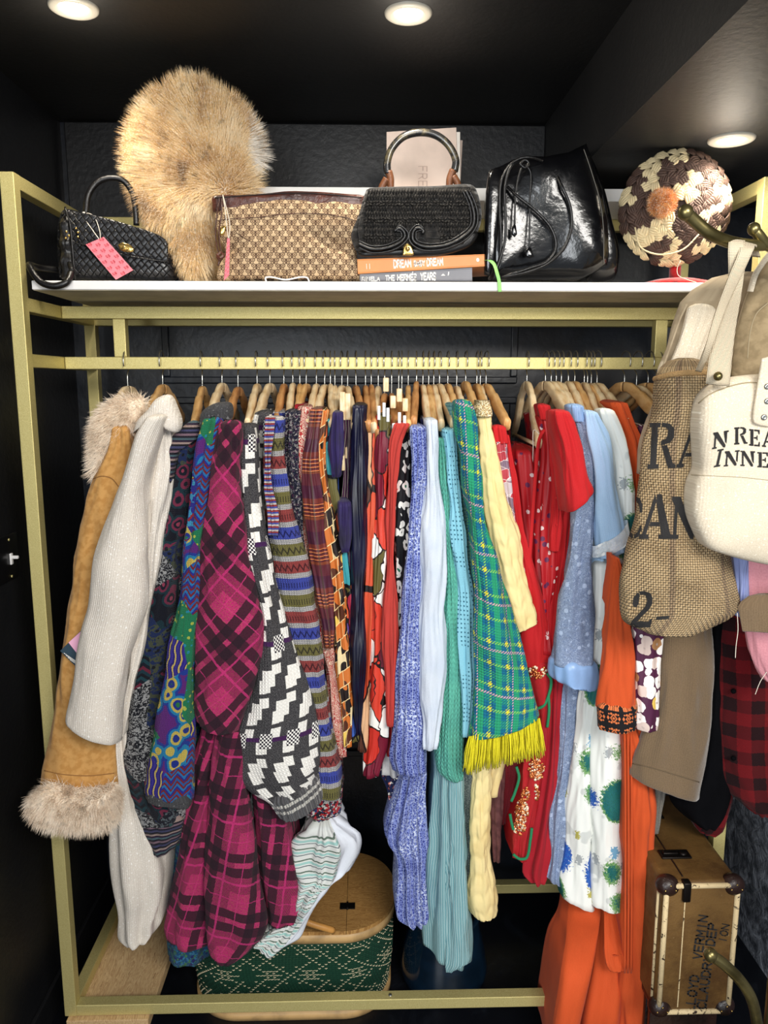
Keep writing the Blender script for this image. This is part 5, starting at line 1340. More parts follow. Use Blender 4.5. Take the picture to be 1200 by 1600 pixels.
hanger(523, 'wooden hanger of the purple velvet top, its end block showing below', 0, low=.010, clip=[(522.5, 697, 737)])
hanger(534, 'long pale wooden hanger arm reaching below the purple velvet', 0, low=.01, clip=[(535, 612, 680), (534.5, 684, 735)])
hanger(543, 'long wooden hanger arm beside the navy satin, with a magenta scrap', 0, low=.012, clip=[(543.5, 614, 656), (543.5, 698, 716)])
simple('striped_skirt', 'black, cream and magenta striped skirt folded over its hanger', 'skirt', 543, None, 0,
    [(656, 539, 549), (697, 538, 549), (780, 537, 547), (880, 541, 549), (1000, 548, 553)], m_finestripe('black_cream_magenta_stripe', [(24, 18, 24), (206, 190, 180), (36, 20, 40), (124, 40, 110)], .006, False, 0, True), 1.79, .28)
simple('navy_satin_trousers', 'dark navy satin trousers hanging in the middle of the rail', 'trousers', 556, 'wooden clip hanger of the navy satin trousers', 2,
    [(634, 553, 572), (700, 549, 573), (773, 547, 573), (860, 548, 573), (937, 549, 572), (1013, 551, 567), (1093, 554, 565), (1148, 557, 563)], NAVYS, 1.755, .3, low=.01)
simple('black_trousers', 'black trousers in the dark gap right of the navy satin', 'trousers', 571, 'dark wooden hanger of the black trousers', 2,
    [(640, 569, 580), (800, 569, 578), (1000, 564, 574), (1150, 560, 570)], BLACKC, 1.84, .26, low=.01)
simple('rust_print_skirt', 'rust and brown abstract-print skirt', 'skirt', 580, 'brown wooden hanger of the rust print skirt', 2,
    [(660, 575, 589), (773, 573, 590), (833, 570, 587), (925, 569, 583), (1030, 566, 580), (1100, 564, 577), (1172, 561, 571)], GEO2, 1.775, .3, low=.008)
g = simple('poppy_print_skirt', 'white skirt with large red poppy print', 'skirt', 591, 'clip hanger with pale block holding the poppy skirt', 0,
    [(650, 590, 609), (707, 590, 606), (760, 588, 604), (807, 587, 603), (907, 582, 601), (951, 581, 601), (1030, 579, 604), (1109, 574, 606), (1160, 571, 606), (1187, 569, 598), (1210, 570, 590)], POPPY, 1.76, .3, low=.012)
for px, lb, cl in ((601, 'clip hanger with the tallest pale block, mid rail', (603, 590, 612)), (612, 'clip hanger with a pale block low between the white clips', (614, 618, 638)),
                   (623, 'clip hanger with a pale block above the coral skirt', (624, 607, 628)), (628, 'clip hanger of the coral red skirt, block beside the leaf print', (633, 622, 643))):
    hanger(px, lb, 2, low=.03, clip=[cl])
hw = [(592, 608, 628)]
HCL = plain('clear_white_clip', (226, 228, 230), .3)
def clips(par, L):
    for x, y in L:
        p = at(x, y, 1.765)
        obj('clip', box(BX((p.x-.0035, 1.758, p.z-.016), (p.x+.0035, 1.762, p.z+.016), .001), (p.x-.003, 1.768, p.z-.016), (p.x+.003, 1.772, p.z+.014), .001), HCL, par)
        obj('clip_spring', T([(p.x, 1.758, p.z+.006), (p.x+.004, 1.765, p.z+.009), (p.x, 1.772, p.z+.006)], .0012, n=8, seg=6), STEEL, par)
clips(g, [(592, 645), (600, 640), (606, 648)])
g = simple('white_print_skirt', 'white and grey skirt edge at the foot of the coral skirt', 'skirt', 601, None, 0,
    [(665, 606, 616), (900, 600, 608), (1120, 603, 616), (1190, 600, 622), (1206, 599, 626)], m_tweed('grey_white_print', (220, 218, 216), (150, 148, 150), 30), 1.80, .26)
g = simple('coral_skirt', 'long plain coral red skirt', 'skirt', 612, None, 0,
    [(663, 618, 638), (690, 609, 629), (740, 605, 623), (840, 602, 617), (940, 601, 617), (1004, 602, 617), (1082, 604, 617), (1134, 606, 615)], CORAL, 1.74, .28, fold=(4, .001))
clips(g, [(624, 655), (632, 660), (615, 672)])
simple('red_satin_slip', 'glossy dark red satin slip hem under the coral skirt', 'slip', 623, None, 0,
    [(1000, 610, 619), (1130, 606, 618), (1180, 608, 620)], plain('dark_red_satin', (150, 30, 30), .3), 1.79, .25)
simple('leaf_print_dress', 'black dress with white leaves and small red flowers', 'dress', 638, 'wooden hanger of the black leaf-print dress', 1,
    [(668, 628, 648), (740, 620, 648), (823, 619, 646), (900, 618, 640), (960, 617, 634), (1056, 615, 628), (1160, 614, 622)], LEAFP, 1.77, .3, low=.01)
simple('navy_floral_top', 'navy top with small coral flowers peeking below the blue knit', 'top', 645, None, 0,
    [(1150, 596, 630), (1200, 592, 630), (1230, 600, 628), (1256, 606, 620)], NVFLOR, 1.81, .2)
g = simple('blue_marl_cardigan', 'periwinkle blue marl knit cardigan', 'cardigan', 651, 'wooden hanger of the blue marl cardigan', 2,
    [(668, 646, 663), (740, 646, 665), (840, 637, 661), (937, 630, 658), (977, 626, 655), (1056, 621, 658), (1148, 617, 660), (1180, 614, 663), (1202, 618, 666)], BLUEKNIT, 1.715, .3, fold=(10, .004))
simple('knit_shawl', 'long blue openwork knit shawl hanging below the blue marl cardigan', 'shawl', 655, None, 0,
    [(1160, 634, 662), (1206, 630, 664), (1253, 616, 664), (1290, 606, 665), (1310, 607, 666), (1330, 618, 664), (1360, 620, 665), (1403, 621, 666), (1427, 624, 667), (1440, 638, 662)], BLUEKNIT, 1.75, .2, fold=(9, .006))
simple('navy_sweater', 'navy sweater edge behind the pale blue sweater', 'sweater', 661, 'wooden hanger of the navy sweater', 0,
    [(655, 658, 668), (740, 661, 668), (900, 656, 664), (1100, 656, 664)], NAVYKN, 1.80, .28, low=.008)
g = simple('pale_blue_sweater', 'very pale blue fine-knit sweater with ribbed cuff', 'sweater', 670, 'wooden hanger of the pale blue sweater', 1,
    [(657, 668, 682), (690, 668, 685), (717, 666, 687), (760, 662, 691), (807, 659, 693), (907, 656, 693), (951, 654, 694), (1017, 655, 695), (1070, 656, 693), (1116, 660, 689), (1145, 662, 684), (1169, 664, 679)], PALEBLUE, 1.70, .28, low=.008, fold=(4, .0015))
simple('mint_mohair_sweater', 'mint green mohair knit sweater', 'sweater', 687, 'wooden hanger of the mint mohair sweater', 0,
    [(686, 685, 696), (757, 688, 704), (846, 692, 712), (925, 694, 716), (1004, 695, 719), (1082, 691, 722), (1161, 684, 723), (1200, 688, 722), (1216, 703, 720)], MINT, 1.735, .28, low=.006)
hanger(678, 'pale wooden hanger between the pale blue and mint sweaters', 0, low=.008)
simple('openwork_cardigan', 'sky blue openwork cardigan', 'cardigan', 700, 'wooden hanger of the sky blue openwork cardigan', 1,
    [(672, 695, 708), (740, 700, 714), (807, 705, 723), (866, 709, 731), (925, 712, 739), (1030, 716, 740), (1109, 722, 738), (1150, 725, 731)], OPENW, 1.72, .28, low=.006)
simple('teal_rib_top', 'light teal finely ribbed top', 'top', 714, 'wooden hanger of the light teal ribbed top', 0,
    [(632, 699, 712), (690, 707, 721), (757, 714, 731), (857, 726, 742), (938, 731, 742), (1100, 733, 742)], TEALR, 1.775, .28, low=.012)
simple('seersucker_skirt', 'long aqua and white seersucker skirt with uneven hem', 'skirt', 705, None, 0,
    [(1150, 682, 722), (1210, 680, 722), (1260, 677, 723), (1310, 675, 724), (1390, 671, 727), (668, 1472, 731, 1462), (668, 1474, 731, 1497)], SEERS, 1.76, .24, fold=(6, .010, .5, .3))
strip(bpy.data.objects['seersucker_skirt'], [(1175, 702, 718), (1250, 701, 721), (1350, 698, 725), (1440, 697, 729), (1495, 699, 731), (701, 1513, 716, 1506)], SEERS, 1.742, .10, fold=(3, .003), nm='wrap_panel')
g = simple('green_plaid_poncho', 'green, blue and yellow plaid poncho with yellow fringe', 'poncho', 728, 'wooden hanger of the fringed green plaid poncho', 1,
    [(628, 713, 730), (645, 711, 738), (667, 713, 743), (707, 724, 745), (773, 730, 753), (820, 735, 761), (887, 739, 777), (961, 740, 798), (1033, 739, 818), (737, 1090, 832, 1082), (733, 1152, 839, 1118)], GREENP, 1.665, .075, fold=(3, .002), nm='front_panel')
fb = bmesh.new(); rf = random.Random(5)
for i in range(300):
    f = rf.random(); dY = rf.uniform(-.016, .022)
    x0 = 733+f*110; y0 = 1151-f*29; x1 = x0+(-7+f*14)+rf.gauss(0, 1.3); L = 56+rf.uniform(-8, 6)
    tube(fb, [at(x0, y0, 1.69+dY), at(x0+(x1-x0)*.4+rf.gauss(0, 2.2), y0+L*.5, 1.685+dY*1.3), at(x1, y0+L, 1.69+dY*1.6)], .0012, seg=5, n=6)
obj('fringe', fb, YELFR, g, kind='stuff')
simple('gold_trim_dress', 'beige beaded dress edge left of the quilted jacket', 'dress', 738, None, 0,
    [(698, 743, 757), (770, 747, 760), (900, 757, 770), (1000, 764, 778)], GOLDB, 1.80, .24)
hanger(745.5, 'brown wooden hanger left of the quilted jacket', 1, low=.006)
def quiltd(u, v):
    a = v*62+.5*sin(u*60); w = abs(sin(a+1.2*abs(sin(u*75)))); w2 = abs(sin(u*75)); return .0034*(min(w, .8)*min(1, w2*1.6+.25))-.001
g = garment('quilted_jacket', 'pale yellow quilted jacket with beaded collar', 'jacket', 751)
hanger(751, 'wooden hanger of the pale yellow quilted jacket', 0, low=.01)
sleeve(g, [(650, 746, 766), (700, 750, 773), (765, 754, 787), (820, 760, 803), (887, 774, 817), (930, 785, 827), (800, 985, 834, 972)], QUILT, 1.725, .07, disp=quiltd, n=110, m=110)
strip(g, [(1190, 741, 766), (1285, 736, 764), (1330, 736, 765), (1364, 735, 768), (1410, 735, 773), (1428, 741, 771), (1434, 750, 762)], QUILT, 1.77, .2, nm='jacket_front', disp=quiltd, fold=(2, .002), m=90)
strip(g, [(690, 752, 775), (900, 770, 800), (1100, 760, 800), (1240, 742, 775)], QUILT, 1.81, .24)
cloth('collar', [(636, 745, 766), (650, 745, 767)], GOLDB, g, Y=1.715, depth=.08, m=6)
simple('lurex_top', 'silver grey lurex top edge left of the quilted jacket hem', 'top', 733, None, 0,
    [(1160, 726, 742), (1217, 723, 739), (1300, 723, 738), (1398, 726, 736)], LUREX, 1.80, .2)
g = simple('striped_rose_blouse', 'grey and rose crumpled striped blouse with red collar tab', 'blouse', 760, 'warm brown hanger of the grey and rose blouse', 1,
    [(690, 775, 789), (720, 777, 792), (780, 786, 801), (850, 801, 813), (920, 812, 822)], PINKGREY, 1.75, .28, low=.006)
cloth('collar', [(668, 771, 788), (692, 775, 791)], RED, g, Y=1.745, depth=.06, m=6)
g = garment('red_dress', 'bright red dress with long narrow sleeve beside the quilted jacket', 'dress', 764)
sleeve(g, [(680, 787, 793), (730, 792, 800), (780, 799, 808), (820, 804, 815), (880, 812, 829), (940, 817, 844), (990, 814, 855), (1037, 815, 862)], RED, 1.755, .06)
strip(g, [(900, 800, 830), (1100, 780, 822), (1285, 781, 796)], BURG, 1.85, .2)
simple('brown_satin_slip', 'dark brown satin slip hem right of the quilted jacket', 'slip', 768, None, 0,
    [(1150, 768, 786), (1250, 768, 783), (1345, 770, 781)], m_tweed('brown_satin', (104, 66, 66), (50, 26, 30), 40, None, .35), 1.83, .2)

# red group
g = garment('strappy_red_dress', 'red blossom-print strappy dress on an open hanger with crossbar', 'dress', 824)
hanger(824, 'open wooden hanger with crossbar holding the strappy red dress', 0, drop=.135, yaw=-.05, bar=True, low=.0)
strip(g, [(705, 797, 836), (780, 802, 846), (860, 812, 850), (940, 830, 854), (1010, 842, 858)], REDFL, 1.80, .26, fold=(8, .005))
ptube('strap', [(860, 676, 1.79), (850, 672, 1.765), (842, 690, 1.757), (837, 740, 1.757), (830, 838, 1.757), (826, 900, 1.76)], 0, .0042, RED, g, n=40, flat=.35, up=(1, 0, 0))
ptube('strap', [(796, 655, 2.14), (795, 668, 2.12), (798, 720, 1.95), (806, 765, 1.80), (818, 838, 1.78), (826, 900, 1.78)], 0, .0042, RED, g, n=40, flat=.35, up=(1, 0, 0))
ptube('strap', [(845, 680, 1.765), (834, 672, 1.78), (833, 700, 1.79), (832, 730, 1.80)], 0, .0012, STRING, g, n=20)
g = simple('button_front_dress', 'red blossom-print dress with covered button placket', 'dress', 853, 'pale hanger of the red button-front dress', 0,
    [(652, 846, 862), (700, 848, 876), (780, 842, 878), (838, 838, 876), (900, 840, 872), (960, 846, 865), (1020, 852, 862)], REDFL, 1.765, .26, fold=(7, .004))
cloth('collar', [(634, 842, 857), (655, 845, 863)], RED, g, Y=1.755, depth=.08, m=6)
sleeve(g, [(665, 858, 866), (720, 863, 876), (800, 864, 876), (860, 860, 872)], RED, 1.75, .015, nm='button_placket', m=40, fold=None)
for yy in (690, 735, 778, 820):
    stringball(870, yy, 1.748, .004, RED, g, 'button')
g = simple('crepe_tea_dress', 'plain red crepe dress with short flared sleeve', 'dress', 862, 'pale hanger of the plain red crepe dress', 0,
    [(780, 874, 904), (820, 868, 897), (873, 866, 888), (920, 862, 880), (1000, 860, 870), (1060, 861, 873)], RED, 1.765, .24, fold=(6, .003))
sleeve(g, [(644, 866, 884), (665, 867, 893), (690, 873, 902), (720, 877, 908), (748, 877, 914), (882, 800, 922, 770)], RED, 1.60, .085, fold=(3, .003))
simple('long_red_dress', 'long deep red dress skirt reaching the lower rail', 'dress', 870, 'pale hanger of the long deep red dress', 0,
    [(1040, 862, 880), (1100, 859, 876), (1150, 853, 875), (1193, 848, 874), (1259, 838, 867), (1311, 828, 861), (1358, 820, 854), (1377, 832, 850)], REDD, 1.775, .22, fold=(6, .007))
g = simple('sequin_dress', 'red beaded dress with copper sequins and green edging', 'dress', 846, None, 0,
    [(1030, 816, 862), (1060, 822, 862), (1120, 834, 858), (1188, 824, 849), (1232, 815, 842), (1293, 805, 831), (801, 1337, 824, 1344)], SEQR, 1.755, .2, fold=(4, .003))
fnt = onto(g.children[0], .0012)
rs = random.Random(2); bmc = bmesh.new(); bmw = bmesh.new()
for cx, cy, rx, ry, n in ((838, 1202, 12, 16, 120), (822, 1240, 6, 10, 30), (838, 1236, 3, 14, 22), (816, 1270, 10, 22, 120), (812, 1292, 9, 12, 50), (840, 1050, 14, 10, 40)):
    for i in range(n):
        a = rs.uniform(0, 2*pi); r = sqrt(rs.random()); p = fnt(cx+cos(a)*r*rx, cy+sin(a)*r*ry)
        b = bmw if rs.random() < .3 else bmc
        M_ = Matrix.Translation(p+Vector((0, -.001*rs.random()*2, 0))) @ Matrix.Rotation(pi/2+rs.uniform(-.5, .5), 4, 'X') @ Matrix.Rotation(rs.uniform(-.5, .5), 4, 'Y')
        lathe(b, [(0, .0006), (.0034, .0009), (.0036, 0), (0, -.0003)], seg=8, M=M_)
obj('sequins', bmc, SEQC, g, kind='stuff'); obj('sequins', bmw, SEQW, g, kind='stuff')
for P in ([(855, 1052), (861, 1062), (859, 1080), (850, 1102), (838, 1108)], [(857, 1087), (858, 1110), (855, 1136)], [(807, 1198), (811, 1215), (804, 1240), (799, 1252)], [(797, 1272), (799, 1284), (802, 1296)], [(802, 1335), (812, 1342), (823, 1340), (829, 1310), (831, 1294)]):
    ptube('green_edging', P, 1.748, .0036, GREENT, g, n=30)

# blue and white group
g = simple('lace_jacket', 'dusty blue lace jacket with satin cuff', 'jacket', 889, 'pale hanger of the dusty blue lace jacket', 0,
    [(1050, 874, 904), (1180, 874, 893), (1259, 862, 887), (1337, 856, 882), (851, 1362, 879, 1372), (853, 1366, 878, 1380)], LACEB, 1.765, .22, fold=(6, .004))
sleeve(g, [(655, 894, 912), (680, 899, 922), (720, 905, 926), (765, 906, 926), (820, 899, 923), (873, 891, 923), (927, 877, 924), (980, 867, 925), (1034, 864, 926)], LACEB, 1.69, .07)
cloth('satin_collar', [(635, 892, 909), (658, 894, 913)], SATINB, g, Y=1.685, depth=.08, m=8)
sleeve(g, [(863, 1032, 927, 1036), (862, 1052, 929, 1056), (866, 1060, 928, 1070), (890, 1068, 918, 1076)], SATINB, 1.685, .078, nm='satin_cuff', fold=(4, .003))
hanger(878, 'pale hanger directly left of the lace jacket', 0, low=.004)
g = simple('sky_blue_blouse', 'light blue blouse with lace-edged short sleeve', 'blouse', 899, 'brown hanger of the light blue blouse', 1,
    [(780, 920, 944), (860, 921, 950), (905, 924, 951), (917, 931, 944)], SKYC, 1.755, .2, fold=(6, .005))
sleeve(g, [(645, 913, 931), (680, 916, 946), (715, 922, 954), (765, 925, 962), (810, 928, 972), (930, 872, 982, 852)], SKYC, 1.67, .08, fold=(4, .003))
def band_on(par, tgt, P, w, mat, nm, n=40, off=.002):
    f = onto(tgt, off); S = smooth_path([Vector((x, y, 0)) for x, y in P], n)
    bm = bmesh.new(); uvl = bm.loops.layers.uv.verify(); rows = []
    for i, s in enumerate(S):
        t_ = (S[min(i+1, n)]-S[max(i-1, 0)]).normalized(); q = Vector((-t_.y, t_.x, 0))*w/2
        rows.append([(f(*(s+q*k)[:2]), (i*.004, k*w*.0007)) for k in (-1, -.5, 0, .5, 1)])
    V = [[bm.verts.new(p[0]) for p in r] for r in rows]
    for i in range(len(rows)-1):
        for k in range(4):
            fc_ = bm.faces.new((V[i][k], V[i+1][k], V[i+1][k+1], V[i][k+1]))
            for lp, (a, b_) in zip(fc_.loops, ((i, k), (i+1, k), (i+1, k+1), (i, k+1))): lp[uvl].uv = rows[a][b_][1]
    r = bmesh.ops.solidify(bm, geom=bm.faces[:], thickness=.0012)
    return obj(nm, bm, mat, par)
sleeve(g, [(930, 849, 975, 816), (931, 860, 978, 830), (931, 868, 980, 844)], LACEW, 1.664, .09, nm='lace_trim', fold=(4, .003), m=8, hem=False, closed_top=False)
simple('crepe_slip', 'light blue crepe slip between lace jacket and rose dress', 'slip', 905, None, 0,
    [(1050, 900, 912), (1180, 892, 902), (1300, 884, 892), (1360, 878, 884)], SKYC, 1.79, .18)
g = garment('rose_print_dress', 'white dress with blue and green painted roses', 'dress', 914)
hanger(914, 'pale hanger of the white rose-print dress', 0, low=.003)
sleeve(g, [(642, 938, 957), (670, 942, 971), (700, 950, 980), (740, 957, 987), (790, 960, 991), (840, 958, 988), (948, 868, 983, 884)], ROSE, 1.715, .07)
strip(g, [(880, 928, 956), (940, 924, 951), (1007, 921, 946), (1060, 912, 940), (1100, 904, 934), (1180, 895, 928), (1265, 884, 927), (1350, 877, 926), (874, 1392, 926, 1408)], ROSE, 1.735, .18, nm='dress_skirt', fold=(4, .004))
sleeve(g, [(1060, 936, 962), (1120, 928, 968), (1180, 924, 970), (1265, 923, 971), (1350, 923, 972), (923, 1408, 971, 1411)], ROSE, 1.705, .08, nm='dress_front', fold=(3, .003))
hanger(919, 'brown hanger squeezed between two pale ones, left of the white roses', 1, low=.008)
hanger(925, 'pale hanger whose wire stem leans right above the white roses', 0, low=.005)
hanger(934, 'rightmost pale hanger of the cluster left of the orange blouse', 0, low=.004)

# orange, plum and taupe
g = garment('orange_gown', 'long orange dress with tie belt reaching the floor', 'dress', 977)
hanger(977, 'wide honey brown hanger of the long orange dress', 1, yaw=.18, low=.002)
strip(g, [(630, 953, 974), (660, 965, 985), (690, 976, 997), (730, 983, 999), (770, 988, 998), (900, 985, 1000), (1100, 975, 1000), (1200, 975, 1012)], ORANGE, 1.76, .26)
strip(g, [(1120, 970, 996), (1180, 973, 1014), (1240, 972, 1017), (1400, 972, 1019), (1520, 970, 1018), (1625, 965, 1014)], ORANGE, 1.665, .18, nm='gown_skirt', fold=(5, .004))
strip(g, [(1340, 896, 955, 1.80, .16), (1407, 889, 940, 1.77, .16), (1463, 885, 930, 1.69, .16), (1520, 874, 920, 1.63, .2), (1600, 862, 903, 1.62, .2), (1640, 856, 896, 1.64, .2)], ORANGE, 1.655, .2, nm='gown_skirt', fold=(3, .004), crease=.001, wob=.001)
strip(g, [(1340, 930, 978, 1.81, .14), (1400, 925, 978, 1.80, .14), (1460, 922, 978, 1.74, .16), (1540, 908, 976, 1.69, .18), (1620, 895, 975, 1.68, .18)], ORANGE, 1.70, .18, nm='gown_skirt', fold=(6, .007))
sleeve(g, [(1360, 943, 976, 1.79, .012), (1412, 943, 976, 1.76, .012), (1480, 946, 977, 1.70, .012), (1505, 950, 977, 1.675, .012), (1514, 955, 973, 1.672, .012)], ORANGE, 1.650, .012, nm='tie_belt', fold=None)
for x in (976, 981, 986): ptube('pleat', [(x, 1140, 1.668), (x+1, 1250, 1.662), (x+1, 1400, 1.662), (x, 1520, 1.662)], 0, .0022, ORANGE, g, n=24)
g = garment('orange_tunic', 'orange tunic sleeve with embroidered black cuff band', 'tunic', 985)
s_ = sleeve(g, [(872, 960, 966), (890, 957, 972), (910, 953, 978), (949, 946, 982), (1007, 941, 990), (1072, 936, 990), (1104, 935, 989)], ORANGE, 1.60, .06, fold=(2, .0015))
sleeve(g, [(935, 1101, 989, 1101), (936, 1118, 989, 1116), (937, 1135, 988, 1132)], TRIMB, 1.597, .065, nm='embroidered_band', fold=None, m=10)
hanger(996, 'pale hanger partly behind the orange dress hanger', 0, low=.010, yaw=.15)
g = garment('plum_blossom_blouse', 'plum and white blossom-print blouse sleeve below the burlap bag', 'blouse', 1003)
sleeve(g, [(900, 990, 1030), (985, 989, 1036), (1056, 988, 1031), (1100, 988, 1028), (988, 1131, 1025, 1136)], PLUM, 1.61, .06, fold=(2, .002))
strip(g, [(665, 986, 1004), (720, 994, 1010), (820, 1000, 1020)], PLUM, 1.78, .2)
g = garment('taupe_coat', 'taupe wool coat with a deep stitched hem', 'coat', 1014)
hanger(1014, 'hanger mostly hidden behind the burlap bag edge', 1, low=.004, yaw=.15)
tc = strip(g, [(900, 1034, 1110), (981, 1034, 1108), (1040, 1028, 1109), (1105, 1016, 1108), (1154, 998, 1102), (986, 1200, 1093, 1228), (986, 1210, 1092, 1243)], TAUPE, 1.62, .10, fold=(3, .003))
surf_tube('stitch_line', [(989, 1193), (1020, 1200), (1060, 1212), (1092, 1222)], tc, .0012, plain('taupe_stitch', (96, 80, 60), .8), g, off=.0006)
simple('grey_coat', 'grey coat tail behind the taupe coat beside the suitcase', 'coat', 1010, None, 0,
    [(1100, 1020, 1050), (1225, 1018, 1036), (1300, 1018, 1026)], m_tweed('grey_wool', (120, 116, 108), (90, 86, 80), 300), 1.72, .1)
g = garment('black_coat', 'black coat between the taupe coat and the red check flannel', 'coat', 1027)
hanger(1027, 'last hanger on the rod, just showing left of the canvas bags', 2, low=.004, yaw=.15)
strip(g, [(940, 1098, 1140), (1100, 1100, 1134), (1180, 1088, 1138), (1225, 1060, 1142), (1245, 1050, 1142), (1268, 1066, 1130), (1290, 1092, 1118)], BLACKC, 1.66, .12)
g = garment('flannel_shirt', 'red and black check flannel shirt at the right edge', 'shirt', 1130)
strip(g, [(540, 1190, 1240), (640, 1150, 1262), (800, 1132, 1262), (950, 1126, 1240), (1100, 1126, 1240), (1180, 1129, 1238), (1240, 1146, 1232), (1262, 1168, 1215), (1271, 1180, 1204)], FLANN, 1.625, .08, fold=(5, .004))
strip(g, [(1150, 1118, 1150), (1240, 1092, 1142), (1285, 1086, 1130), (1300, 1096, 1118)], FLANN, 1.70, .08, nm='shirt_back')
for yy in (1080, 1185): stringball(1146, yy, 1.628, .006, BLACKC, g, 'button')
g = garment('pink_shirt', 'soft pink linen shirt edge at the far right', 'shirt', 1160)
strip(g, [(500, 1216, 1246), (600, 1192, 1262), (740, 1172, 1262), (870, 1162, 1240), (950, 1164, 1240), (1010, 1172, 1236), (1046, 1184, 1230), (1062, 1196, 1226)], PINKC, 1.50, .05, fold=(4, .003))
g = thing('canvas_strap_belt', 'taupe cloth strap with loose thread crossing the pink shirt', 'strap', at(1180, 965, 1.44))
sleeve(g, [(1150, 968, 1150, 969), ] if False else [(948, 1153, 1240), (966, 1155, 1240), (985, 1157, 1240)], TAUPE, 1.435, .018, nm='strap_band', fold=None, m=8)
ptube('loose_thread', [(1152, 958), (1153, 985), (1150, 1010), (1149, 1028)], 1.43, .0007, STRING, g, seg=5)
ptube('loose_thread', [(1198, 1050), (1188, 1065), (1180, 1085)], 1.43, .0007, STRING, g, seg=5)
g = thing('periwinkle_shirt', 'periwinkle shirt sliver between burlap bag and pink shirt', 'shirt', at(1156, 900, 1.5))
strip(g, [(640, 1150, 1180), (850, 1148, 1170), (900, 1150, 1168), (945, 1152, 1164), (962, 1153, 1160)], PERI, 1.50, .06)
# ================================================================ coat stand and bags at the right
OLDB = Mt('aged_brass', 'O'); OLDB = OLDB.out(OLDB.mix((140, 128, 84), (96, 86, 52), OLDB.noise(20, 4).soft(.35, .7)), .3, None, 0, .85)
cs = thing('coat_stand', 'aged brass coat stand with curved arms at the right edge', 'coat stand', (at(1290, 700, 1.36).x, 1.36, 0))
px_ = at(1290, 700, 1.36).x
obj('stand_pole', T([(px_, 1.36, .03), (px_, 1.36, 1.0), (px_, 1.36, 2.0)], .014, n=4, seg=16), OLDB, cs)
obj('stand_base', lathe(bmesh.new(), [(0, 0), (.17, 0), (.172, .008), (.15, .018), (.04, .03), (.02, .05), (0, .05)], c=(px_, 1.36, 0), seg=40), OLDB, cs)
def arm(P, r=.0098):
    a = obj('stand_arm', T([at(*p) for p in P], r, n=50, seg=16), OLDB, cs)
    p0 = at(*P[0]); b = bmesh.new(); bmesh.ops.create_uvsphere(b, u_segments=20, v_segments=12, radius=r*1.22, matrix=Matrix.Translation(p0) @ Matrix.Diagonal((1, 1, 1.05, 1)))
    obj('ball_end', b, OLDB, a)
arm([(1071, 332, 1.24), (1085, 345, 1.245), (1108, 364, 1.25), (1140, 378, 1.27), (1175, 383, 1.30), (1230, 380, 1.33), (1290, 372, 1.36)])
arm([(1178, 358, 1.30), (1186, 368, 1.30), (1200, 384, 1.31), (1240, 395, 1.33), (1290, 400, 1.36)], .0085)
arm([(1122, 588, 1.325), (1121, 587, 1.36), (1122, 588, 1.50), (1150, 600, 1.53), (1270, 600, 1.53), (1300, 596, 1.45), (1292, 590, 1.365)], .0062)
arm([(1110, 1492, 1.30), (1128, 1504, 1.30), (1155, 1530, 1.305), (1174, 1560, 1.31), (1183, 1600, 1.32), (1186, 1650, 1.33), (1230, 1690, 1.35), (1285, 1690, 1.36)], .0108)
BSEAM = plain('beige_thread', (150, 136, 108), .8)
# burlap bag
bb = thing('burlap_bag', 'jute burlap sack bag with black stencilled letters', 'bag', at(1060, 590, 1.47), None)
bag = cloth('bag_body', [(583, 1024, 1120), (600, 1020, 1126), (635, 1016, 1130), (690, 1002, 1132), (745, 996, 1134), (800, 989, 1138), (845, 981, 1143), (900, 975, 1150), (935, 973, 1154), (973, 958, 1153, 945), (980, 974, 1125, 962), (1000, 984, 1085, 980)], BURLAP, bb, Y=1.425, depth=.11, n=60, wob=.008, fold=(2, .004))
JUTE = plain('jute_rolled_hem', (172, 138, 92), .95, bs=400, bd=.003)
surf_tube('rolled_top', [(1022, 592), (1050, 585), (1085, 582), (1118, 581)], bag, .0055, JUTE, bb, off=-.001)
on = onto(bag, .0012)
def serif(s, x, y, w, h, par, on, skew=0, mt=INK, slant=0):
    polys = [[(x+a*w+b*slant, y-b*h+a*skew) for a, b in P] for P in SERIF[s]]
    lettering('letter', polys, on, mt, par, cut=2)
serif('R', 1008, 733, 50, 72, bb, on, -2, slant=4); serif('A', 1056, 731, 40, 60, bb, on, -2, slant=6)
serif('C', 976, 842, 28, 66, bb, on, slant=4); serif('A', 998, 842, 50, 70, bb, on, slant=4); serif('N', 1046, 842, 44, 66, bb, on, slant=4)
serif('2', 982, 980, 38, 56, bb, on, slant=6); serif('-', 1022, 976, 26, 26, bb, on)
# khaki canvas bag behind
kb = thing('khaki_canvas_bag', 'worn khaki canvas bag hanging behind the burlap bag', 'bag', at(1100, 480, 1.5))
cloth('bag_body', [(1071, 472, 1262, 476), (1060, 500, 1262, 500), (1046, 540, 1262, 540), (1032, 580, 1262, 580), (1018, 640, 1250, 640), (1002, 700, 1230, 700), (1000, 740, 1220, 740)], CANVASD, kb, Y=1.555, depth=.07, n=50, wob=.006, fold=(2, .005))
cloth('patch_panel', [(1078, 482, 1118, 488), (1066, 515, 1108, 520), (1052, 550, 1096, 556), (1040, 580, 1086, 585), (1022, 640, 1070, 640)], CANVAS, kb, Y=1.548, depth=.02, n=30, fold=(1, .001))
ptube('seam', [(1073, 476), (1062, 500), (1048, 540), (1034, 578)], 1.555, .0022, CANVASD, kb)
ob = thing('olive_canvas_bag', 'brown olive canvas bag behind the tote strap at the right edge', 'bag', at(1190, 440, 1.45))
OLIVEC = m_tweed('olive_canvas', (150, 132, 102), (116, 100, 74), 40, (170, 152, 120), .9, .0006, .6)
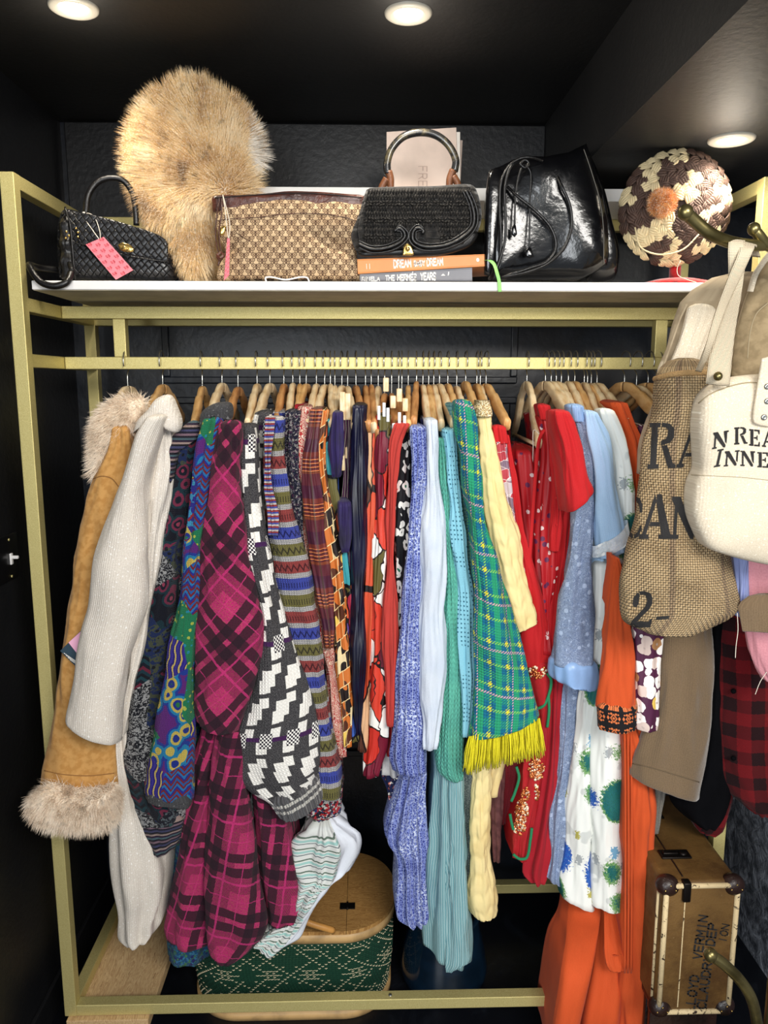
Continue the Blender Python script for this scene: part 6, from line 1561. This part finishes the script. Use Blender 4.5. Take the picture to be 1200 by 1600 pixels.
cloth('bag_body', [(1178, 430, 1262, 392), (1166, 470, 1262, 450), (1158, 520, 1262, 510), (1152, 580, 1262, 575), (1150, 640, 1260, 640)], OLIVEC, ob, Y=1.47, depth=.05, n=40, wob=.006, fold=(2, .004))
ptube('binding', [(1172, 456, 1.452), (1180, 430, 1.452), (1194, 408, 1.452), (1210, 390, 1.452), (1230, 380, 1.44)], 0, .0068, CANVAS, ob, flat=.5)
ptube('seam', [(1168, 560), (1172, 520), (1182, 490), (1204, 470)], 1.462, .0012, BSEAM, ob)
# cotton tote
ct = thing('canvas_tote', 'natural cotton canvas tote with black stencilled letters, front right', 'bag', at(1150, 600, 1.4))
def toted(x, z, f): return .006*nz(x*8, z*8, 4)+.004*nz(x*20, z*10, 8)
tb = pillow('bag_body', poly_smooth([(1122, 595), (1104, 606), (1091, 624), (1085, 660), (1086, 700), (1087, 732), (1079, 752), (1075, 780), (1077, 806), (1086, 830), (1097, 850), (1112, 859), (1160, 873), (1220, 884), (1290, 884), (1310, 800), (1308, 700), (1300, 620), (1280, 590), (1240, 582), (1190, 584), (1150, 588)], 160), 1.40, .09, CANVAS, ct, rings=14, p=4.5, disp=toted)
surf_tube('seam', [(1092, 630), (1110, 616), (1140, 604), (1170, 598), (1200, 600)], tb, .0011, BSEAM, ct)
surf_tube('seam', [(1080, 742), (1120, 744), (1160, 746), (1215, 752)], tb, .0006, BSEAM, ct, off=.0002)
yk = pillow('yoke_panel', poly_smooth([(1190, 560), (1182, 610), (1176, 658), (1185, 664), (1215, 668), (1270, 666), (1272, 560), (1230, 552)], 60, True), 1.352, .008, CANVAS, ct, rings=4, p=6)
for x, y in ((1199, 604), (1199, 627), (1194, 652)):
    obj('rivet', lathe(bmesh.new(), [(0, .002), (.0025, .0018), (.0042, .0026), (.0055, 0)], seg=16, M=Matrix.Translation(at(x, y, 1.347)) @ Matrix.Rotation(pi/2, 4, 'X')), STEEL, ct)
on2 = onto(tb, .0012)
serif('N', 1112, 702, 25, 26, ct, on2, -4, slant=2); serif('R', 1145, 695, 24, 27, ct, on2, -2); serif('E', 1169, 696, 20, 26, ct, on2, 2); serif('A', 1190, 698, 22, 26, ct, on2, 2)
serif('M', 1104, 731, 20, 26, ct, on2, -6, slant=6) if False else None
serif('I', 1112, 731, 16, 28, ct, on2, -3, slant=6); serif('N', 1130, 729, 24, 24, ct, on2, -2, slant=2); serif('N', 1156, 728, 24, 24, ct, on2, 1); serif('E', 1182, 730, 20, 24, ct, on2, 1)
def ribbon(par, L, R_, mat, nm='strap', n=50, th=.003):
    A_ = smooth_path([at(*p) for p in L], n); B_ = smooth_path([at(*p) for p in R_], n)
    bm = bmesh.new(); uvl = bm.loops.layers.uv.verify(); d = 0; rows = []
    for i in range(n+1):
        if i: d += (A_[i]-A_[i-1]).length
        w = (B_[i]-A_[i]).length; rows.append([(A_[i].lerp(B_[i], k/6)+Vector((0, -.0015*sin(pi*k/6), 0)), (w*k/6, d)) for k in range(7)])
    V = [[bm.verts.new(p[0]) for p in r] for r in rows]
    for i in range(n):
        for k in range(6):
            f = bm.faces.new((V[i][k], V[i+1][k], V[i+1][k+1], V[i][k+1]))
            for lp, (a, b) in zip(f.loops, ((i, k), (i+1, k), (i+1, k+1), (i, k+1))): lp[uvl].uv = rows[a][b][1]
    bmesh.ops.recalc_face_normals(bm, faces=bm.faces)
    bmesh.ops.solidify(bm, geom=bm.faces[:], thickness=th)
    return obj(nm, bm, mat, par)
# straps pass over the stand arm and down to the bag
ribbon(ct, [(1150, 392, 1.325), (1140, 376, 1.29), (1139, 374, 1.262), (1138, 392, 1.25), (1137, 440, 1.27), (1122, 500, 1.31), (1110, 550, 1.335), (1103, 600, 1.35)],
       [(1178, 398, 1.325), (1168, 380, 1.29), (1162, 376, 1.262), (1166, 392, 1.25), (1160, 450, 1.27), (1150, 510, 1.31), (1144, 560, 1.335), (1140, 604, 1.35)], WEBB)
ribbon(ct, [(1160, 398, 1.33), (1158, 380, 1.30), (1155, 377, 1.268), (1154, 395, 1.245), (1140, 430, 1.255), (1118, 490, 1.29), (1100, 550, 1.32), (1086, 580, 1.38)],
       [(1188, 400, 1.33), (1184, 386, 1.30), (1180, 382, 1.268), (1177, 392, 1.245), (1162, 425, 1.255), (1136, 480, 1.29), (1112, 545, 1.32), (1096, 582, 1.38)], WEBB)

# ================================================================ suitcase
def m_case():
    M = Mt('worn_tan_leatherette', 'O'); n = M.noise(8, 6, rough=.7); 
    c = M.mix((106, 78, 40), (72, 48, 22), n.soft(.35, .7)); c = M.mix(c, (70, 44, 24), M.noise(26, 8, dist=2, rough=.75).soft(.62, .72)*.7); c = M.mix(c, (196, 170, 120), M.noise(60, 8, dist=1).soft(.70, .76)*.7)
    return M.out(c, .5, M.noise(220, 4), .0008, 0, 0, .4)
CASE = m_case(); CORN = plain('dark_brown_leather_corner', (40, 24, 20), .35, bs=80, bd=.002, var=.5)
def m_edge():
    M = Mt('chipped_cream_binding', 'O'); n = M.noise(46, 7, dist=1.5, rough=.7)
    return M.out(M.mix((206, 184, 142), (44, 28, 20), n.soft(.565, .61)), .7, n, .002)
EDGE = m_edge(); IRON = plain('dark_iron', (34, 30, 28), .4, .8)
XA = at(1022, 1400, 1.56).x + .018; XB = .851; ZTP = .585; ZBT = .245; YA = 1.56; YZ = 1.94
XA = at(1036, 1390, 1.56).x
sc = thing('suitcase', 'worn tan suitcase with leather corners standing at lower right', 'suitcase', ((XA+XB)/2, 1.75, ZBT))
M_ = Matrix.Identity(4)
obj('case_body', BX((XA, YA, ZBT), (XB, YZ, ZTP), .012, 4), CASE, sc)
# cream bindings round the front end
e = .0075
def ebar(P, nm='edge_binding', r=.0062): obj(nm, T(P, r, n=None, seg=8), EDGE, sc)
fx0, fx1, fz0, fz1 = XA+.008, XB-.008, ZBT+.008, ZTP-.008
for P in ([(fx0, YA-.001, fz0), (fx0, YA-.001, fz1)], [(fx1, YA-.001, fz0), (fx1, YA-.001, fz1)], [(fx0, YA-.001, fz1), (fx1, YA-.001, fz1)], [(fx0, YA-.001, fz0), (fx1, YA-.001, fz0)]): ebar(P)
ebar([(XA-.0005, YA+.022, fz0), (XA-.0005, YA+.022, fz1)], r=.004)
for x in (XA+.014, XB-.014):
    for z in (ZBT+.014, ZTP-.014):
        b = bmesh.new(); bmesh.ops.create_uvsphere(b, u_segments=24, v_segments=14, radius=.027, matrix=Matrix.Translation((x, YA+.012, z)) @ Matrix.Diagonal((1, .85, .9, 1)))
        c_ = obj('leather_corner', b, CORN, sc)
        for dx, dz in ((.012, 0), (-.012, 0), (0, .012)):
            bb_2 = bmesh.new(); bmesh.ops.create_icosphere(bb_2, subdivisions=1, radius=.0022, matrix=Matrix.Translation((x+dx, YA-.009, z+dz))); obj('stud', bb_2, BRASS, c_)
xm = XA+.052
obj('lid_line', BX((xm-.0016, YA+.02, ZTP-.0005), (xm+.0016, YZ-.01, ZTP+.0018), .0005), CORN, sc)
obj('lid_line', BX((xm-.0012, YA-.0016, ZBT+.02), (xm+.0012, YA+.0005, ZTP-.02), .0004), EDGE, sc)
for yy in (YA+.10, YA+.27):
    l = obj('latch', BX((xm-.022, yy-.015, ZTP+.0002), (xm+.050, yy+.018, ZTP+.005), .002), IRON, sc)
    obj('latch_bolt', BX((xm-.016, yy-.006, ZTP+.005), (xm+.02, yy+.006, ZTP+.011), .002), IRON, l)
    obj('lock_disc', lathe(bmesh.new(), [(0, .004), (.007, .004), (.009, 0)], c=(xm+.034, yy+.002, ZTP+.005), seg=18), IRON, l)
obj('edge_clasp', BX((xm-.008, YA-.009, ZTP-.045), (xm+.010, YA+.012, ZTP+.003), .003), IRON, sc)
polys = []
def vtext(s, a, b, hgt, w=.2):
    a = Vector(a); b = Vector(b); d = (b-a); L = d.length; d.normalize(); up = Vector((d.y, -d.x))*-1
    if up.x > 0: up = -up
    n = len(s); cw = L/n
    for i, ch in enumerate(s):
        if ch == ' ': continue
        for P in strokes(SANS[ch], w):
            polys.append([tuple(a+d*(cw*(i+.1+q[0]*.72))+up*(q[1]*hgt)) for q in P])
vtext('LLOYD  VERMIN', (1084, 1582), (1106, 1430), 13, .24); vtext('CLAUDRY DEP', (1102, 1578), (1121, 1442), 13, .24); vtext('10W', (1134, 1474), (1140, 1442), 12) if False else None
vtext('ION', (1134, 1474), (1140, 1444), 11, .2)
lettering('stencil_lettering', polys, lambda x, y: at(x, y, YA-.0012), INK, sc, label='faded black stencilled lettering')
wc = thing('wooden_crate', 'low dark wooden crate under the suitcase', 'crate', ((XA+XB)/2, 1.76, 0))
obj('crate_side', BX((XA+.01, YA+.05, .0), (XB-.005, YA+.065, .243), .002), CORN, wc); obj('crate_side', BX((XA+.01, 1.79, .0), (XB-.005, 1.805, .243), .002), CORN, wc) if False else None
obj('crate_side', BX((XA+.01, 1.64, .0), (XB-.005, 1.655, .228), .002), CORN, wc)
obj('crate_side', BX((XA+.01, 1.86, .0), (XB-.005, 1.875, .228), .002), CORN, wc)
obj('crate_top', BX((XA+.005, YA+.03, .2285), (XB-.002, 1.90, .2445), .002), CORN, wc)

# ================================================================ picnic basket
def m_oak():
    M = Mt('oak_veneer_lid', 'O'); v = M.xyz(M.u*1.2, M.v*9+M.noise(3, 2)*.8, 0); g = M.noise(7, 6, v, .6, 1.5)
    c = M.mix((176, 134, 78), (128, 88, 44), (g*10).fr().soft(.1, .95)*.8); return M.out(c, .4, g, .0005, 0, 0, .4)
OAK = m_oak(); BAND = plain('pale_ash_band', (202, 164, 110), .5, var=.25); GRN = m_tweed('dark_green_cane', (24, 62, 46), (16, 40, 32), 300, None, .5, .001); CANE = plain('cream_cane', (214, 200, 166), .6)
bx = (at(303, 1520, 1.95).x + at(615, 1520, 1.95).x)/2; hwb = (at(615, 1480, 1.95).x-at(303, 1480, 1.95).x)/2; byc = 1.995; hdb = .172
bk = thing('picnic_basket', 'dark green woven picnic basket with oak lid under the clothes', 'basket', (bx, byc, 0))
zt = .262
def stadium(hw, hd, n=80, rr_=None):
    r = rr_ or hd*.82; P = []
    for cx, cy, a0 in ((hw-r, hd-r, 0), (-hw+r, hd-r, 90), (-hw+r, -hd+r, 180), (hw-r, -hd+r, 270)):
        for i in range(n//4): a = radians(a0+90*i/(n//4-1)); P.append((bx+cx+r*cos(a), byc+cy+r*sin(a)))
    return P
def wallring(nm, hw, hd, z0, z1, mat, bulge=0, taper=0, rows=8, cap=False, hw2=None):
    bm = bmesh.new(); R = []
    for j in range(rows+1):
        f = j/rows; k = bulge*sin(pi*f)-taper*(1-f); R.append([bm.verts.new((x, y, z0+(z1-z0)*f)) for x, y in stadium(hw+k, hd+k)])
    for A_, B_ in zip(R, R[1:]):
        for i in range(len(A_)): bm.faces.new((A_[i], A_[(i+1) % len(A_)], B_[(i+1) % len(A_)], B_[i]))
    if cap: bm.faces.new(R[-1]); bm.faces.new(R[0][::-1])
    return obj(nm, bm, mat, bk)
wallring('basket_wall', hwb-.004, hdb-.004, .02, zt-.02, GRN, .006, .01, cap=True)
# woven cane: real little slats standing proud of the wall
bmG = bmesh.new(); bmC = bmesh.new()
def resample(P, step):
    L = 0; out = []; n = len(P); acc = 0
    for i in range(n):
        a = Vector(P[i]); b = Vector(P[(i+1) % n]); d = (b-a).length
        while acc < d: out.append((a.lerp(b, acc/d), (b-a).normalized(), L+acc)); acc += step
        acc -= d; L += d
    return out
def slat(bm, p, t_, z, w, h, d):
    n_ = Vector((t_.y, -t_.x)); c = [(p-t_*w/2, 0), (p+t_*w/2, 0)]
    vs = []
    for q, o in ((p-t_*w/2, 0), (p, d), (p+t_*w/2, 0)):
        for zz in (z-h/2, z+h/2): vs.append(bm.verts.new((q.x+n_.x*o, q.y+n_.y*o, zz)))
    bm.faces.new((vs[0], vs[2], vs[3], vs[1])); bm.faces.new((vs[2], vs[4], vs[5], vs[3]))
    bm.faces.new((vs[0], vs[4], vs[2])); bm.faces.new((vs[1], vs[3], vs[5]))
NR = 34; z0b = .026; z1b = zt-.024; dz = (z1b-z0b)/NR
for j in range(NR):
    f = (j+.5)/NR; k = .006*sin(pi*f)-.01*(1-f)+.0005; z = z0b+dz*(j+.5)
    for i, (p, t_, L) in enumerate(resample(stadium(hwb-.004+k, hdb-.004+k), .0088)):
        if p.y > byc+.03: continue
        u = L/.0088; per = 13; q = abs(((i+.0) % per)-per/2+.0)/(per/2)   # 0..1 triangle
        v_ = abs(((j+3) % 14)-7)/7
        mid = 5 <= j <= 30
        edge = abs(q-v_) < .13 or abs((1-q)-v_) < .13
        tri_ = (q+v_ < .55) and (j % 2 == 0)
        if mid and (edge and (i+j) % 2 == 0): slat(bmC, p, t_, z, .0075, .0019, .0026)
        elif mid and tri_: slat(bmC, p, t_, z, .0088, .0014, .0024)
        elif (not mid) and (i+j) % 2 == 0: slat(bmC, p, t_, z, .0050, .0022, .0026)
        if (i+j) % 2: slat(bmG, p, t_, z, .0086, dz*.86, .0022)
        else: slat(bmG, p, t_, z, .0080, dz*.55, .0012)
obj('green_weave', bmG, GRN, bk, False, 'stuff'); obj('cream_weave', bmC, CANE, bk, False, 'stuff')
wallring('base_band', hwb-.006, hdb-.006, .0, .022, BAND, 0, 0, 2, True)
wallring('top_band', hwb+.004, hdb+.004, zt-.024, zt, BAND, 0, 0, 2, True)
# lid in two hinged halves
P = stadium(hwb+.003, hdb+.003); xs = at(543, 1390, 1.98).x
for side in (-1, 1):
    bm = bmesh.new(); Q = [(x, y) for x, y in P if (x-xs)*side > .001]
    ys_ = sorted(set([byc-hdb-.003, byc+hdb+.003]))
    Q2 = Q + []
    ang = lambda q: atan2(q[1]-byc, q[0]-(xs+side*.12))
    Q2 = [(xs+side*.0006, byc-hdb-.0029), (xs+side*.0006, byc+hdb+.0029)]+Q
    Q2.sort(key=ang)
    lo = [bm.verts.new((x, y, zt+.0005)) for x, y in Q2]; hi = [bm.verts.new((x, y, zt+.011)) for x, y in Q2]
    bm.faces.new(lo[::-1]); bm.faces.new(hi)
    for i in range(len(lo)): bm.faces.new((lo[i], lo[(i+1) % len(lo)], hi[(i+1) % len(lo)], hi[i]))
    obj('lid', bm, OAK, bk, False)
hp = at(543, 1414, 1.93); hz = zt+.011
d_ = (at(543, 1416, 1)-Vector((0, 0, CAMZ))); hp = Vector((0, 0, CAMZ))+d_*((hz-CAMZ)/d_.z)
for s in (-1, 1):
    obj('hinge', BX((hp.x+s*.0015, hp.y-.013, hz), (hp.x+s*.021, hp.y+.013, hz+.002), .0006), IRON, bk)
obj('hinge_pin', T([(hp.x, hp.y-.015, hz+.002), (hp.x, hp.y+.015, hz+.002)], .0026, n=2), IRON, bk)
ptube('handle', [(440, 1408, 1.78), (475, 1438, 1.775), (515, 1452, 1.78), (521, 1454, 1.785)], 0, .0085, plain('varnished_wood_handle', (196, 140, 72), .3, var=.2), bk, n=20, seg=12)
# striped cloth on the basket
ss = tag(cloth('striped_shirt', [(486, 1292, 528, 1284), (466, 1306, 556, 1302), (456, 1336, 558, 1330), (470, 1362, 540, 1358), (462, 1385, 514, 1376), (456, 1408, 497, 1400), (440, 1436, 480, 1426), (412, 1456, 462, 1458), (402, 1470, 426, 1481)], STRIPB, None, Y=1.74, depth=.12, n=80, fold=(5, .009), wob=.010, lean=-.02, crease=.010, ck=1.6, power=1.6),
    'white shirt with green and grey stripes draped onto the picnic basket', 'shirt')
# glazed pot
c = at(694, 1560, 1.95)
GLZ = plain('dark_blue_glaze', (14, 34, 52), .12, spec=.7, var=.3)
pt = thing('glazed_pot', 'dark blue glazed pot on the floor beside the picnic basket', 'pot', (c.x, 1.98, 0))
obj('pot_body', lathe(bmesh.new(), [(0, 0), (.105, 0), (.118, .006), (.124, .03), (.124, .05), (.115, .10), (.104, .15), (.096, .19), (.094, .2), (.088, .2), (.088, .18), (.09, .05), (0, .04)], c=(c.x, 1.98, 0), seg=48), GLZ, pt)
obj('pot_rim', lathe(bmesh.new(), [(.089, .196), (.1, .196), (.103, .202), (.1, .209), (.089, .206)], c=(c.x, 1.98, 0), seg=48), GLZ, pt)
